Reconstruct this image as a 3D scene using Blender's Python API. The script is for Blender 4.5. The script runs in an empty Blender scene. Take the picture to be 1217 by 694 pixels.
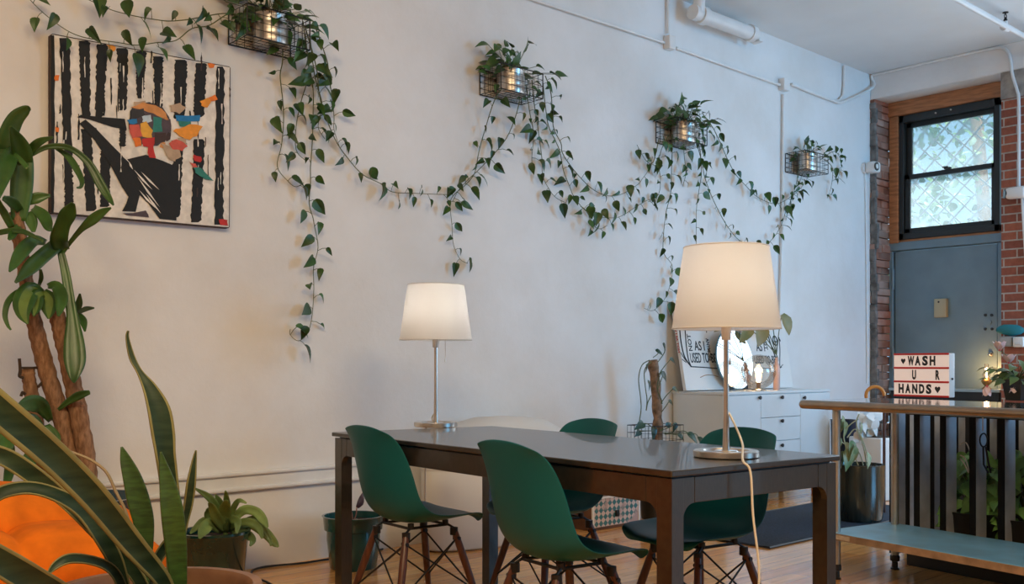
import bpy, bmesh, math, random
from mathutils import Vector, Matrix, noise as mnoise
V = Vector
R = math.radians
rnd = random.Random(11)

# ------------------------------------------------------------------ camera frame
F, PX, HY, H = 1183.0, 608.5, 432.0, 1.05
YAW = R(47.5)
FW = V((math.cos(YAW), math.sin(YAW), 0)); RT = V((math.sin(YAW), -math.cos(YAW), 0)); UP = V((0, 0, 1))
CAM = V((0, 0, H))
def ray(px, py): return FW + RT * ((px - PX) / F) + UP * ((HY - py) / F)
def at_y(px, py, y): d = ray(px, py); return CAM + d * (y / d.y)
def at_x(px, py, x): d = ray(px, py); return CAM + d * (x / d.x)
def at_z(px, py, z): d = ray(px, py); return CAM + d * ((z - H) / d.z)
def at_d(px, py, dep): return CAM + ray(px, py) * dep
def W(lat, dep, z=0.0): p = FW * dep + RT * lat; return V((p.x, p.y, z))

# ------------------------------------------------------------------ scene helpers
COL = bpy.context.scene.collection
ROOTM = {}
def props(o, label=None, cat=None, group=None, kind=None):
    if label: o['label'] = label
    if cat: o['category'] = cat
    if group: o['group'] = group
    if kind: o['kind'] = kind
    return o
def thing(name, label, cat, loc=(0, 0, 0), rotz=0.0, group=None):
    o = bpy.data.objects.new(name, None); COL.objects.link(o)
    o.empty_display_size = 0.05
    o.location = loc; o.rotation_euler = (0, 0, rotz)
    ROOTM[o.name] = Matrix.Translation(V(loc)) @ Matrix.Rotation(rotz, 4, 'Z')
    return props(o, label, cat, group)
def copy_tree(o, parent=None):
    c = o.copy(); COL.objects.link(c)
    if parent is not None: c.parent = parent
    for ch in list(o.children): copy_tree(ch, c)
    return c

class MB:
    """collects shapes (world or local coordinates) for ONE mesh object"""
    def __init__(s): s.v = []; s.f = []; s.m = []; s.M = Matrix.Identity(4)
    def add(s, vs, fs, mi=0):
        b = len(s.v); s.v += [s.M @ V(p) for p in vs]
        for f in fs: s.f.append([b + i for i in f]); s.m.append(mi)
    def box(s, c, size, rotz=0.0, mi=0, rot=None):
        x, y, z = (k / 2 for k in size)
        q = rot if rot is not None else Matrix.Rotation(rotz, 3, 'Z')
        vs = [V(c) + q @ V(p) for p in ((-x,-y,-z),(x,-y,-z),(x,y,-z),(-x,y,-z),(-x,-y,z),(x,-y,z),(x,y,z),(-x,y,z))]
        s.add(vs, [(3,2,1,0),(4,5,6,7),(0,1,5,4),(1,2,6,5),(2,3,7,6),(3,0,4,7)], mi)
    def rbox(s, c, size, r, rotz=0.0, mi=0, seg=3, rot=None):
        """box with rounded edges"""
        bm = bmesh.new(); bmesh.ops.create_cube(bm, size=1.0)
        for v in bm.verts: v.co = V((v.co.x*size[0], v.co.y*size[1], v.co.z*size[2]))
        bmesh.ops.bevel(bm, geom=list(bm.edges), offset=r, segments=seg, profile=0.5, affect='EDGES')
        q = rot if rot is not None else Matrix.Rotation(rotz, 3, 'Z')
        bm.verts.index_update()
        s.add([V(c) + q @ v.co for v in bm.verts], [[v.index for v in f.verts] for f in bm.faces], mi); bm.free()
    def tube(s, pts, r, seg=8, mi=0, cap=True, closed=False):
        pts = [V(p) for p in pts]; n = len(pts)
        rs = r if isinstance(r, (list, tuple)) else [r] * n
        vs = []; fs = []; prev = None
        for i, p in enumerate(pts):
            if closed: t = pts[(i+1) % n] - pts[i-1]
            else: t = pts[min(i+1, n-1)] - pts[max(i-1, 0)]
            if t.length < 1e-9: t = V((0,0,1))
            t.normalize()
            if prev is None:
                a = V((0,0,1)) if abs(t.z) < 0.9 else V((1,0,0))
                u = t.cross(a).normalized()
            else:
                u = prev - t * prev.dot(t)
                u = u.normalized() if u.length > 1e-6 else t.orthogonal().normalized()
            prev = u; w = t.cross(u)
            for k in range(seg):
                a = 2*math.pi*k/seg
                vs.append(p + (u*math.cos(a) + w*math.sin(a))*rs[i])
        for i in range(n if closed else n-1):
            for k in range(seg):
                k2 = (k+1) % seg; j = (i+1) % n
                fs.append((i*seg+k, i*seg+k2, j*seg+k2, j*seg+k))
        if cap and not closed:
            fs.append(tuple(range(seg-1, -1, -1))); fs.append(tuple((n-1)*seg + k for k in range(seg)))
        s.add(vs, fs, mi)
    def lathe(s, prof, c=(0,0,0), seg=32, mi=0, sx=1.0, sy=1.0, cap_lo=False, cap_hi=False):
        vs = []; fs = []; n = len(prof); c = V(c)
        for (r, z) in prof:
            for k in range(seg):
                a = 2*math.pi*k/seg; vs.append(c + V((r*sx*math.cos(a), r*sy*math.sin(a), z)))
        for i in range(n-1):
            for k in range(seg):
                k2 = (k+1) % seg; fs.append((i*seg+k, i*seg+k2, (i+1)*seg+k2, (i+1)*seg+k))
        if cap_lo: fs.append(tuple(range(seg-1, -1, -1)))
        if cap_hi: fs.append(tuple((n-1)*seg+k for k in range(seg)))
        s.add(vs, fs, mi)
    def sphere(s, c, r, seg=16, rings=10, mi=0, sc=(1,1,1)):
        prof = [(max(1e-4, math.sin(math.pi*i/rings)), -math.cos(math.pi*i/rings)) for i in range(rings+1)]
        vs = []; fs = []
        for (rr, z) in prof:
            for k in range(seg):
                a = 2*math.pi*k/seg
                vs.append(V(c) + V((rr*math.cos(a)*sc[0]*r, rr*math.sin(a)*sc[1]*r, z*r*sc[2])))
        for i in range(rings):
            for k in range(seg):
                k2 = (k+1) % seg; fs.append((i*seg+k, i*seg+k2, (i+1)*seg+k2, (i+1)*seg+k))
        s.add(vs, fs, mi)
    def prism(s, poly, d, mi=0):
        """poly: 3-D points in one plane, extruded by vector d"""
        n = len(poly); d = V(d)
        vs = [V(p) for p in poly] + [V(p) + d for p in poly]
        fs = [tuple(range(n-1, -1, -1)), tuple(range(n, 2*n))] + [(i, (i+1) % n, n+(i+1) % n, n+i) for i in range(n)]
        s.add(vs, fs, mi)
    def grid(s, rows, mi=0, mcol=None):
        n = len(rows[0]); vs = [p for r in rows for p in r]; b = len(s.v)
        s.v += [s.M @ V(p) for p in vs]
        for i in range(len(rows)-1):
            for k in range(n-1):
                s.f.append([b+i*n+k, b+i*n+k+1, b+(i+1)*n+k+1, b+(i+1)*n+k]); s.m.append(mcol[k] if mcol else mi)
    def leaf(s, base, d, nrm, L, w, droop=0.25, fold=0.25, mi=0, kind='heart', seg=6):
        d = V(d).normalized(); nrm = V(nrm); nrm = (nrm - d*nrm.dot(d))
        nrm = nrm.normalized() if nrm.length > 1e-5 else d.orthogonal().normalized()
        side = d.cross(nrm)
        if kind == 'heart': P = [(-.10,.30),(.0,.72),(.15,.98),(.38,.92),(.62,.62),(.84,.26),(1.0,.02)]
        elif kind == 'lance': P = [(0,.12),(.12,.55),(.3,.9),(.5,1),(.7,.8),(.88,.4),(1,.02)]
        else: P = [(0,.45),(.15,.7),(.35,1),(.55,.95),(.75,.7),(.9,.35),(1,.02)]
        rows = []
        for (t, q) in P:
            c = V(base) + d*(L*t) - nrm*(droop*L*t*t)
            hw = q*w/2
            rows.append([c + side*hw + nrm*(fold*hw), c, c - side*hw + nrm*(fold*hw)])
        s.grid(rows, mi)
    def build(s, name, mats, parent=None, smooth=True, angle=40, bevel=0, solid=0, subsurf=0, local=False):
        me = bpy.data.meshes.new(name)
        vs = s.v
        key = None
        if parent is not None and not local:
            inv = ROOTM[parent.name].inverted(); vs = [inv @ p for p in s.v]
        me.from_pydata([tuple(p) for p in vs], [], s.f)
        mats = mats if isinstance(mats, (list, tuple)) else [mats]
        for m in mats: me.materials.append(m)
        me.polygons.foreach_set('material_index', s.m)
        me.validate(); me.update()
        bm = bmesh.new(); bm.from_mesh(me); bmesh.ops.recalc_face_normals(bm, faces=bm.faces); bm.to_mesh(me); bm.free()
        if smooth:
            me.polygons.foreach_set('use_smooth', [True]*len(me.polygons))
            if angle < 180: me.set_sharp_from_angle(angle=R(angle))
        o = bpy.data.objects.new(name, me); COL.objects.link(o)
        if parent is not None:
            o.parent = parent
            ROOTM[o.name] = ROOTM.get(parent.name, Matrix.Identity(4))
        else: ROOTM[o.name] = Matrix.Identity(4)
        if solid:
            k = o.modifiers.new('thickness', 'SOLIDIFY'); k.thickness = solid; k.offset = 0
        if subsurf:
            k = o.modifiers.new('smooth', 'SUBSURF'); k.levels = subsurf; k.render_levels = subsurf
        if bevel:
            k = o.modifiers.new('bevel', 'BEVEL'); k.width = bevel; k.segments = 2; k.limit_method = 'ANGLE'; k.angle_limit = R(35)
        return o
def struct(mb, name, mats, **k):
    return props(mb.build(name, mats, **k), kind='structure')
def smooth_path(pts, n=6):
    """Catmull-Rom through 3-D points"""
    pts = [V(p) for p in pts]; out = []
    for i in range(len(pts)-1):
        p0 = pts[max(i-1,0)]; p1 = pts[i]; p2 = pts[i+1]; p3 = pts[min(i+2,len(pts)-1)]
        for k in range(n):
            t = k/n
            out.append(0.5*((2*p1) + (p2-p0)*t + (2*p0-5*p1+4*p2-p3)*t*t + (3*p1-p0-3*p2+p3)*t**3))
    out.append(pts[-1]); return out

# ------------------------------------------------------------------ materials
def new_mat(name):
    m = bpy.data.materials.new(name); m.use_nodes = True
    return m, m.node_tree.nodes, m.node_tree.links, m.node_tree.nodes['Principled BSDF']
def mat(name, col, rough=0.5, metal=0.0, var=0.0, scale=8.0, bump=0.0, bscale=60.0, spec=0.5, trans=0.0, coat=0.0, island=0.0, col2=None, stretch=None, sheen=0.0):
    m, N, L, b = new_mat(name)
    b.inputs['Base Color'].default_value = (*col, 1); b.inputs['Roughness'].default_value = rough
    b.inputs['Metallic'].default_value = metal; b.inputs['Specular IOR Level'].default_value = spec
    b.inputs['Transmission Weight'].default_value = trans; b.inputs['Coat Weight'].default_value = coat
    if sheen: b.inputs['Sheen Weight'].default_value = sheen
    tc = N.new('ShaderNodeTexCoord'); src = tc.outputs['Object']
    if stretch:
        mp = N.new('ShaderNodeMapping'); mp.inputs['Scale'].default_value = stretch; L.new(src, mp.inputs[0]); src = mp.outputs[0]
    if var or col2:
        n = N.new('ShaderNodeTexNoise'); n.inputs['Scale'].default_value = scale; n.inputs['Detail'].default_value = 5
        L.new(src, n.inputs['Vector'])
        mx = N.new('ShaderNodeMix'); mx.data_type = 'RGBA'
        c2 = col2 if col2 else tuple(max(0, c*(1-var)) for c in col)
        c1 = col if col2 else tuple(min(1, c*(1+var)) for c in col)
        rp = N.new('ShaderNodeMapRange'); rp.inputs[1].default_value = .35; rp.inputs[2].default_value = .65
        L.new(n.outputs['Fac'], rp.inputs[0])
        mx.inputs['A'].default_value = (*c1, 1); mx.inputs['B'].default_value = (*c2, 1)
        L.new(rp.outputs[0], mx.inputs['Factor']); L.new(mx.outputs['Result'], b.inputs['Base Color'])
        last = mx.outputs['Result']
    if island:
        g = N.new('ShaderNodeNewGeometry'); hs = N.new('ShaderNodeHueSaturation')
        mr = N.new('ShaderNodeMapRange'); mr.inputs[3].default_value = 1-island; mr.inputs[4].default_value = 1+island
        L.new(g.outputs['Random Per Island'], mr.inputs[0]); L.new(mr.outputs[0], hs.inputs['Value'])
        if var or col2: L.new(last, hs.inputs['Color'])
        else: hs.inputs['Color'].default_value = (*col, 1)
        L.new(hs.outputs[0], b.inputs['Base Color'])
    if bump:
        n2 = N.new('ShaderNodeTexNoise'); n2.inputs['Scale'].default_value = bscale; n2.inputs['Detail'].default_value = 4
        L.new(src, n2.inputs['Vector'])
        bp = N.new('ShaderNodeBump'); bp.inputs['Strength'].default_value = bump; bp.inputs['Distance'].default_value = 0.004
        L.new(n2.outputs['Fac'], bp.inputs['Height']); L.new(bp.outputs[0], b.inputs['Normal'])
    return m
def emit(name, col, strength):
    m, N, L, b = new_mat(name)
    b.inputs['Base Color'].default_value = (*col, 1)
    b.inputs['Emission Color'].default_value = (*col, 1); b.inputs['Emission Strength'].default_value = strength
    return m
def glass(name, col=(1,1,1), rough=0.0, alpha=0.82):
    """thin clear glass: mostly see-through, a little mirror"""
    m, N, L, b = new_mat(name)
    N.remove(b)
    t = N.new('ShaderNodeBsdfTransparent'); t.inputs[0].default_value = (*col, 1)
    g = N.new('ShaderNodeBsdfGlossy'); g.inputs['Roughness'].default_value = rough
    fr = N.new('ShaderNodeLayerWeight'); fr.inputs[0].default_value = 0.35
    mr = N.new('ShaderNodeMapRange'); mr.inputs[3].default_value = 1-alpha-0.1; mr.inputs[4].default_value = 0.6
    L.new(fr.outputs['Fresnel'], mr.inputs[0])
    x = N.new('ShaderNodeMixShader'); L.new(mr.outputs[0], x.inputs[0]); L.new(t.outputs[0], x.inputs[1]); L.new(g.outputs[0], x.inputs[2])
    L.new(x.outputs[0], N['Material Output'].inputs[0])
    return m

M = {}
# painted plaster, uneven and lightly stained
def plaster():
    m, N, L, b = new_mat('white_plaster')
    tc = N.new('ShaderNodeTexCoord')
    n = N.new('ShaderNodeTexNoise'); n.inputs['Scale'].default_value = 1.1; n.inputs['Detail'].default_value = 6; n.inputs['Roughness'].default_value = .6
    L.new(tc.outputs['Object'], n.inputs['Vector'])
    cr = N.new('ShaderNodeValToRGB'); cr.color_ramp.elements[0].position = .3; cr.color_ramp.elements[1].position = .62
    cr.color_ramp.elements[0].color = (.71,.68,.645,1); cr.color_ramp.elements[1].color = (.81,.80,.79,1)
    L.new(n.outputs['Fac'], cr.inputs[0]); L.new(cr.outputs[0], b.inputs['Base Color'])
    b.inputs['Roughness'].default_value = .55; b.inputs['Specular IOR Level'].default_value = .3
    n2 = N.new('ShaderNodeTexNoise'); n2.inputs['Scale'].default_value = 7; n2.inputs['Detail'].default_value = 9; n2.inputs['Roughness'].default_value = .65
    L.new(tc.outputs['Object'], n2.inputs['Vector'])
    bp = N.new('ShaderNodeBump'); bp.inputs['Strength'].default_value = .18; bp.inputs['Distance'].default_value = .02
    L.new(n2.outputs['Fac'], bp.inputs['Height']); L.new(bp.outputs[0], b.inputs['Normal'])
    return m
M['plaster'] = plaster()
M['ceiling'] = mat('ceiling_paint', (.76,.80,.82), .7, var=.03, scale=2)
M['white_paint'] = mat('white_gloss_paint', (.76,.75,.73), .35, var=.05, scale=6, bump=.1, bscale=40)
def floor_mat():
    m, N, L, b = new_mat('oak_boards')
    tc = N.new('ShaderNodeTexCoord')
    br = N.new('ShaderNodeTexBrick'); br.inputs['Scale'].default_value = 1; br.offset = .37
    br.inputs['Brick Width'].default_value = 1.1; br.inputs['Row Height'].default_value = .105
    br.inputs['Mortar Size'].default_value = .0012; br.inputs['Mortar Smooth'].default_value = .2; br.inputs['Bias'].default_value = 0
    br.inputs['Color1'].default_value = (.70,.285,.075,1); br.inputs['Color2'].default_value = (.95,.50,.165,1); br.inputs['Mortar'].default_value = (.10,.035,.012,1)
    L.new(tc.outputs['Object'], br.inputs['Vector'])
    mp = N.new('ShaderNodeMapping'); mp.inputs['Scale'].default_value = (2.2, 30, 1); L.new(tc.outputs['Object'], mp.inputs[0])
    n = N.new('ShaderNodeTexNoise'); n.inputs['Scale'].default_value = 1; n.inputs['Detail'].default_value = 6; L.new(mp.outputs[0], n.inputs['Vector'])
    mr = N.new('ShaderNodeMapRange'); mr.inputs[1].default_value=.3; mr.inputs[2].default_value=.7; mr.inputs[3].default_value = .76; mr.inputs[4].default_value = 1.16
    L.new(n.outputs['Fac'], mr.inputs[0])
    hs = N.new('ShaderNodeHueSaturation'); L.new(br.outputs['Color'], hs.inputs['Color']); L.new(mr.outputs[0], hs.inputs['Value'])
    L.new(hs.outputs[0], b.inputs['Base Color'])
    b.inputs['Roughness'].default_value = .22; b.inputs['Coat Weight'].default_value = .45; b.inputs['Coat Roughness'].default_value = .12
    bp = N.new('ShaderNodeBump'); bp.inputs['Strength'].default_value = .12; bp.inputs['Distance'].default_value = .002
    L.new(br.outputs['Fac'], bp.inputs['Height']); bp.invert = True; L.new(bp.outputs[0], b.inputs['Normal'])
    return m
M['floor'] = floor_mat()
def brick_mat():
    m, N, L, b = new_mat('red_brick')
    tc = N.new('ShaderNodeTexCoord'); sp = N.new('ShaderNodeSeparateXYZ'); cb = N.new('ShaderNodeCombineXYZ')
    L.new(tc.outputs['Object'], sp.inputs[0]); L.new(sp.outputs['Y'], cb.inputs['X']); L.new(sp.outputs['Z'], cb.inputs['Y'])
    br = N.new('ShaderNodeTexBrick'); br.inputs['Scale'].default_value = 1
    br.inputs['Brick Width'].default_value = .215; br.inputs['Row Height'].default_value = .075
    br.inputs['Mortar Size'].default_value = .007; br.inputs['Mortar Smooth'].default_value = .3
    br.inputs['Color1'].default_value = (.40,.13,.075,1); br.inputs['Color2'].default_value = (.24,.075,.05,1); br.inputs['Mortar'].default_value = (.45,.40,.36,1)
    L.new(cb.outputs[0], br.inputs['Vector'])
    n = N.new('ShaderNodeTexNoise'); n.inputs['Scale'].default_value = 25; n.inputs['Detail'].default_value = 5; L.new(tc.outputs['Object'], n.inputs['Vector'])
    mr = N.new('ShaderNodeMapRange'); mr.inputs[3].default_value = .6; mr.inputs[4].default_value = 1.35; L.new(n.outputs['Fac'], mr.inputs[0])
    hs = N.new('ShaderNodeHueSaturation'); L.new(br.outputs['Color'], hs.inputs['Color']); L.new(mr.outputs[0], hs.inputs['Value'])
    L.new(hs.outputs[0], b.inputs['Base Color']); b.inputs['Roughness'].default_value = .85
    bp = N.new('ShaderNodeBump'); bp.inputs['Strength'].default_value = .7; bp.inputs['Distance'].default_value = .01; bp.invert = True
    L.new(br.outputs['Fac'], bp.inputs['Height']); L.new(bp.outputs[0], b.inputs['Normal'])
    return m
M['brick'] = brick_mat()
M['old_brick'] = mat('crumbling_brick', (.27,.10,.06), .9, col2=(.36,.27,.23), scale=4, bump=1, bscale=30, island=.3)
M['mortar'] = mat('torn_mortar', (.16,.15,.14), .95, var=.4, scale=14, bump=.6)
M['casing'] = mat('bare_pine', (.42,.19,.085), .6, var=.25, scale=3, stretch=(4,2,16), bump=.1)
M['door'] = mat('grey_blue_steel_paint', (.17,.285,.385), .5, var=.07, scale=4, bump=.05, bscale=90)
M['black_frame'] = mat('black_window_paint', (.018,.024,.028), .4)
M['dark_metal'] = mat('black_wire', (.012,.012,.012), .45, metal=.3)
M['steel'] = mat('brushed_steel', (.60,.62,.63), .10, metal=1, var=.08, scale=5)
M['steel_shelf'] = mat('worn_galvanised_steel', (.28,.60,.84), .30, metal=.3, var=.12, scale=7)  # base colour tinted blue for the window daylight the shelf reflects
M['nickel'] = mat('brushed_nickel', (.62,.58,.53), .28, metal=1, var=.05, scale=30)
M['table'] = mat('dark_brown_stained_oak', (.025,.0195,.014), .30, var=.25, scale=5, stretch=(8,60,8), bump=.05, coat=.35)
M['shell'] = mat('dark_green_plastic', (.001,.102,.122), .45, bump=.08, bscale=500, spec=.3)
M['walnut'] = mat('dark_walnut', (.085,.028,.014), .35, var=.3, scale=6, stretch=(14,14,1.5))
M['pothos'] = mat('pothos_green', (.034,.090,.016), .40, var=.3, scale=14, island=.45, spec=.5)
M['vine'] = mat('vine_stem_green', (.085,.105,.032), .6)
M['tin'] = mat('silver_leaf_tin', (.75,.70,.64), .34, metal=1, col2=(.50,.42,.36), scale=9, bump=.3, bscale=30)
M['soil'] = mat('potting_soil', (.035,.022,.014), .95, var=.5, scale=40, bump=.9, bscale=60)
M['slat_edge'] = mat('light_grey_edge', (.44,.47,.52), .6, spec=.2, var=.15, scale=10)
M['leg_steel'] = mat('dull_steel_tube', (.50,.47,.42), .42, metal=.9, var=.1, scale=10)
M['slat'] = mat('black_stained_slat', (.007,.0075,.008), .6, spec=.15, var=.3, bump=.1, scale=10, stretch=(12,12,1))
M['black_paint'] = mat('matt_black_paint', (.010,.010,.011), .42, var=.2, bump=.05)
M['cab'] = mat('white_cabinet_lacquer', (.66,.69,.70), .4, var=.02)
M['white_plastic'] = mat('white_plastic', (.78,.78,.77), .35)
M['black_plastic'] = mat('black_plastic', (.012,.012,.013), .35)
M['orange'] = mat('orange_fabric', (.68,.155,.007), .85, var=.16, scale=11, bump=.5, bscale=34, spec=.2)
M['terracotta'] = mat('brown_glazed_clay', (.30,.15,.075), .4, col2=(.16,.07,.035), scale=5, bump=.15, bscale=30)
M['green_glaze'] = mat('dark_green_glaze', (.006,.036,.032), .18, var=.4, scale=9, coat=.3)
M['teal_glaze'] = mat('teal_glaze', (.008,.075,.070), .18, var=.3, scale=8, coat=.4)
M['blue_glaze'] = mat('dark_blue_glaze', (.012,.045,.075), .22, var=.3, scale=8, coat=.3)
M['white_cord'] = mat('white_flex', (.72,.68,.60), .5)
M['black_cord'] = mat('black_flex', (.012,.012,.012), .5)
M['bark'] = mat('cane_bark', (.36,.20,.11), .85, col2=(.18,.09,.045), scale=5, stretch=(18,18,5), bump=.7, bscale=25)
M['cane_leaf'] = mat('corn_plant_leaf', (.040,.105,.022), .36, var=.3, scale=10, island=.25)
M['cane_stripe'] = mat('corn_plant_leaf_stripe', (.13,.20,.05), .36, var=.2, scale=12)
M['snake'] = mat('snake_leaf_green', (.009,.026,.012), .48, spec=.3, col2=(.028,.052,.026), scale=2.2, stretch=(4,4,22), bump=.05)
M['snake_edge'] = mat('snake_leaf_yellow_edge', (.20,.185,.075), .55, spec=.3, var=.15, scale=12)
M['snake_plain'] = mat('snake_leaf_plain_green', (.032,.075,.014), .45, var=.35, scale=9, stretch=(3,3,14))
M['rug'] = mat('navy_rug', (.020,.032,.055), .95, var=.35, scale=70, bump=.7, bscale=220)
M['light_leaf'] = mat('pale_green_leaf', (.17,.26,.085), .45, var=.25, scale=12, island=.25)
M['bush_leaf'] = mat('bright_pothos_leaf', (.20,.42,.11), .4, var=.35, scale=12, island=.45)
M['silver_stem'] = mat('pale_stem', (.40,.44,.30), .5)
# ================================================================== THE ROOM
WY = 4.65
corner = at_y(1035, 300, WY); CX = corner.x
ZC = at_y(1032, 88, WY).z
XD = CX + 0.29                                   # plane of the recessed door and window
X0, Y0 = -2.2, -4.2
mb = MB(); mb.box(((X0+10)/2, (Y0+WY)/2, -.05), (10-X0, WY-Y0+.4, .1)); struct(mb, 'floor', M['floor'])
mb = MB(); mb.box(((X0+CX)/2, WY+.1, ZC/2), (CX-X0, .2, ZC)); struct(mb, 'wall_back', M['plaster'])
mb = MB(); mb.box(((X0+10)/2, (Y0+WY+.2)/2, ZC+.06), (10-X0, WY+.2-Y0, .12)); struct(mb, 'ceiling', M['ceiling'])
mb = MB(); mb.box((X0-.1, (Y0+WY)/2, ZC/2), (.2, WY-Y0, ZC)); struct(mb, 'wall_left', M['plaster'])
mb = MB(); mb.box(((X0+5.6)/2, Y0-.1, ZC/2), (5.6-X0, .2, ZC)); struct(mb, 'wall_front', M['plaster'])
# brick wall on the street side, beside the doorway
yB = at_x(1190, 300, CX).y
SW0, SW1, SWZ0, SWZ1 = -.2, 3.12, .85, 3.2
mb = MB()
mb.box((CX+.2, (yB+SW1)/2, ZC/2), (.4, yB-SW1, ZC)); mb.box((CX+.2, (SW0+Y0)/2, ZC/2), (.4, SW0-Y0, ZC))
mb.box((CX+.2, (SW0+SW1)/2, SWZ0/2), (.4, SW1-SW0, SWZ0)); mb.box((CX+.2, (SW0+SW1)/2, (SWZ1+ZC)/2), (.4, SW1-SW0, ZC-SWZ1))
struct(mb, 'wall_right', M['brick'])
sw = thing('window_2', 'black framed shop window in the brick wall', 'window', (CX+.2, (SW0+SW1)/2, SWZ0)); sw['kind'] = 'structure'
mb = MB()
for k in range(4): mb.box((CX+.2, SW0+.03+(SW1-SW0-.06)*k/3, (SWZ0+SWZ1)/2), (.08, .06, SWZ1-SWZ0))
for zz in (SWZ0+.03, SWZ1-.03, 2.6): mb.box((CX+.2, (SW0+SW1)/2, zz), (.078, SW1-SW0, .06))
mb.build('window_frame', M['black_frame'], sw, bevel=.004)
# plastered beam over the doorway
zb = at_x(1130, 99.5, CX).z
mb = MB(); mb.box((CX+.19, (Y0+WY)/2, (zb+ZC)/2), (.40, WY-Y0, ZC-zb)); struct(mb, 'trim_1', M['plaster'], bevel=.01)
# old concrete patch at the brick top
yP = yB
mb = MB(); z0 = at_x(1205, 116, CX).z
mb.box((CX-.006, yP-.3, (z0+zb)/2), (.012, .6, zb-z0)); struct(mb, 'trim_2', mat('grey_cement', (.30,.28,.26), .9, var=.3, scale=12, bump=.5))
# torn brick return between the white wall and the door
mb = MB(); r2 = random.Random(5); z = 0.0
while z < zb - .02:
    h = .068 + r2.uniform(-.006, .01); h = min(h, zb - z)
    x = CX - .01 + r2.uniform(-.012, .03); y1 = WY + .14
    n = 2 if r2.random() < .6 else 1
    cuts = [x, x + r2.uniform(.10, .17), XD + .02] if n == 2 else [x, XD + .02]
    for a, b in zip(cuts[:-1], cuts[1:]):
        y0 = WY - .03 - r2.uniform(0, .035)
        q = Matrix.Rotation(r2.uniform(-.05, .05), 3, 'Z') @ Matrix.Rotation(r2.uniform(-.04, .04), 3, 'X')
        mb.rbox(((a+b)/2, (y0+y1)/2, z+h/2), (b-a-.003, y1-y0, h-.003), .006, rot=q, seg=1)
    z += h
mb.box((CX+.15, WY+.07, zb/2), (.29, .16, zb), mi=1)
z = 0.03
while z < zb - .05:
    h = r2.uniform(.05, .16)
    mb.rbox((CX-.004, WY-.03 + r2.uniform(-.012, .01), z+h/2), (r2.uniform(.03, .05), r2.uniform(.05, .08), h), .008, mi=1, seg=1); z += h*.95
struct(mb, 'wall_pier', [M['old_brick'], M['mortar']])

# ---- door and its frame (plane X = XD)
def pd(px, py): return at_x(px, py, XD)
dl, dr = pd(1063.3, 299).y, pd(1186, 290).y; dt = pd(1063.3, 299.3).z
fl, fr_, ft = pd(1058.5, 292).y, pd(1191, 281).y - .05, pd(1064.7, 289.5).z
door = thing('door_1', 'grey blue steel door', 'door', (XD, (dl+dr)/2, 0)); door['kind'] = 'structure'
mb = MB()
mb.box((XD+.05, (fl+dl)/2+.004, dt/2), (.16, fl-dl-.006, dt)); mb.box((XD+.05, (fr_+dr)/2-.004, dt/2), (.16, dr-fr_-.006, dt))
mb.box((XD+.05, (fl+fr_)/2, (dt+ft)/2+.006), (.16, fl-fr_, ft-dt)); mb.build('door_frame', M['door'], door, bevel=.004)
mb = MB(); mb.box((XD+.02, (dl+dr)/2, dt/2), (.045, dl-dr-.012, dt-.012)); mb.build('door_slab', M['door'], door, bevel=.003)
mb = MB(); mb.box((XD+.07, (dl+dr)/2, dt/2), (.02, dl-dr+.02, dt)); mb.build('door_stop', M['black_paint'], door)
for zh in (pd(1061, 332).z, pd(1061, 426).z):
    mb = MB(); mb.tube([(XD-.022, dl+.008, zh-.10), (XD-.022, dl+.008, zh+.10)], .014, 10)
    mb.box((XD-.012, dl+.02, zh), (.006, .05, .2)); mb.build('hinge', M['door'], door)
mb = MB()
for (px, py) in ((1171.5,374.5),(1179,374.5),(1171.5,391),(1179.5,391)): 
    p = pd(px, py); mb.tube([(XD-.004, p.y, p.z), (XD-.012, p.y, p.z)], .013, 12)
mb.build('bolt', M['black_frame'], door)
p = pd(1176, 383); mb = MB(); mb.tube([(XD-.003, p.y, p.z), (XD-.014, p.y, p.z)], .022, 16); mb.build('lock', M['door'], door)
p = pd(1178, 421); mb = MB(); mb.tube([(XD-.003, p.y, p.z), (XD-.02, p.y, p.z)], .02, 16); mb.sphere((XD-.026, p.y, p.z), .017); mb.build('door_knob', M['nickel'], door)
a, b = pd(1112.5, 355.5), pd(1127, 377)
box = thing('door_chime', 'small beige plastic box screwed to the middle of the steel door', 'door chime', (XD, (a.y+b.y)/2, b.z))
mb = MB(); mb.rbox((XD-.024, (a.y+b.y)/2, (a.z+b.z)/2), (.045, a.y-b.y, a.z-b.z), .006); mb.build('case', mat('beige_plastic', (.46,.45,.33), .5), box)
mb = MB(); mb.tube([(XD-.046, (a.y+b.y)/2+.012, a.z-.03), (XD-.048, (a.y+b.y)/2+.012, a.z-.03)], .009, 12); mb.build('button', M['black_plastic'], box)

# ---- pine casing round the window
wl, wr = pd(1070, 200).y, pd(1189.3, 200).y
wt, wb = pd(1069.8, 138.9).z, pd(1070.5, 285.5).z
mb = MB(); cl = pd(1059.5, 200).y
mb.box((XD-.01, (wl+wr)/2-.0, (wt+zb)/2), (.10, cl-yB+.02, zb-wt))
mb.box((XD-.0, (cl+wl)/2, (ft+wt)/2), (.10, cl-wl, wt-ft)); mb.box((XD+.03, (wl+wr)/2, (wb+ft)/2), (.10, wl-wr, wb-ft))
struct(mb, 'trim_3', M['casing'], bevel=.006)
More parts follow.
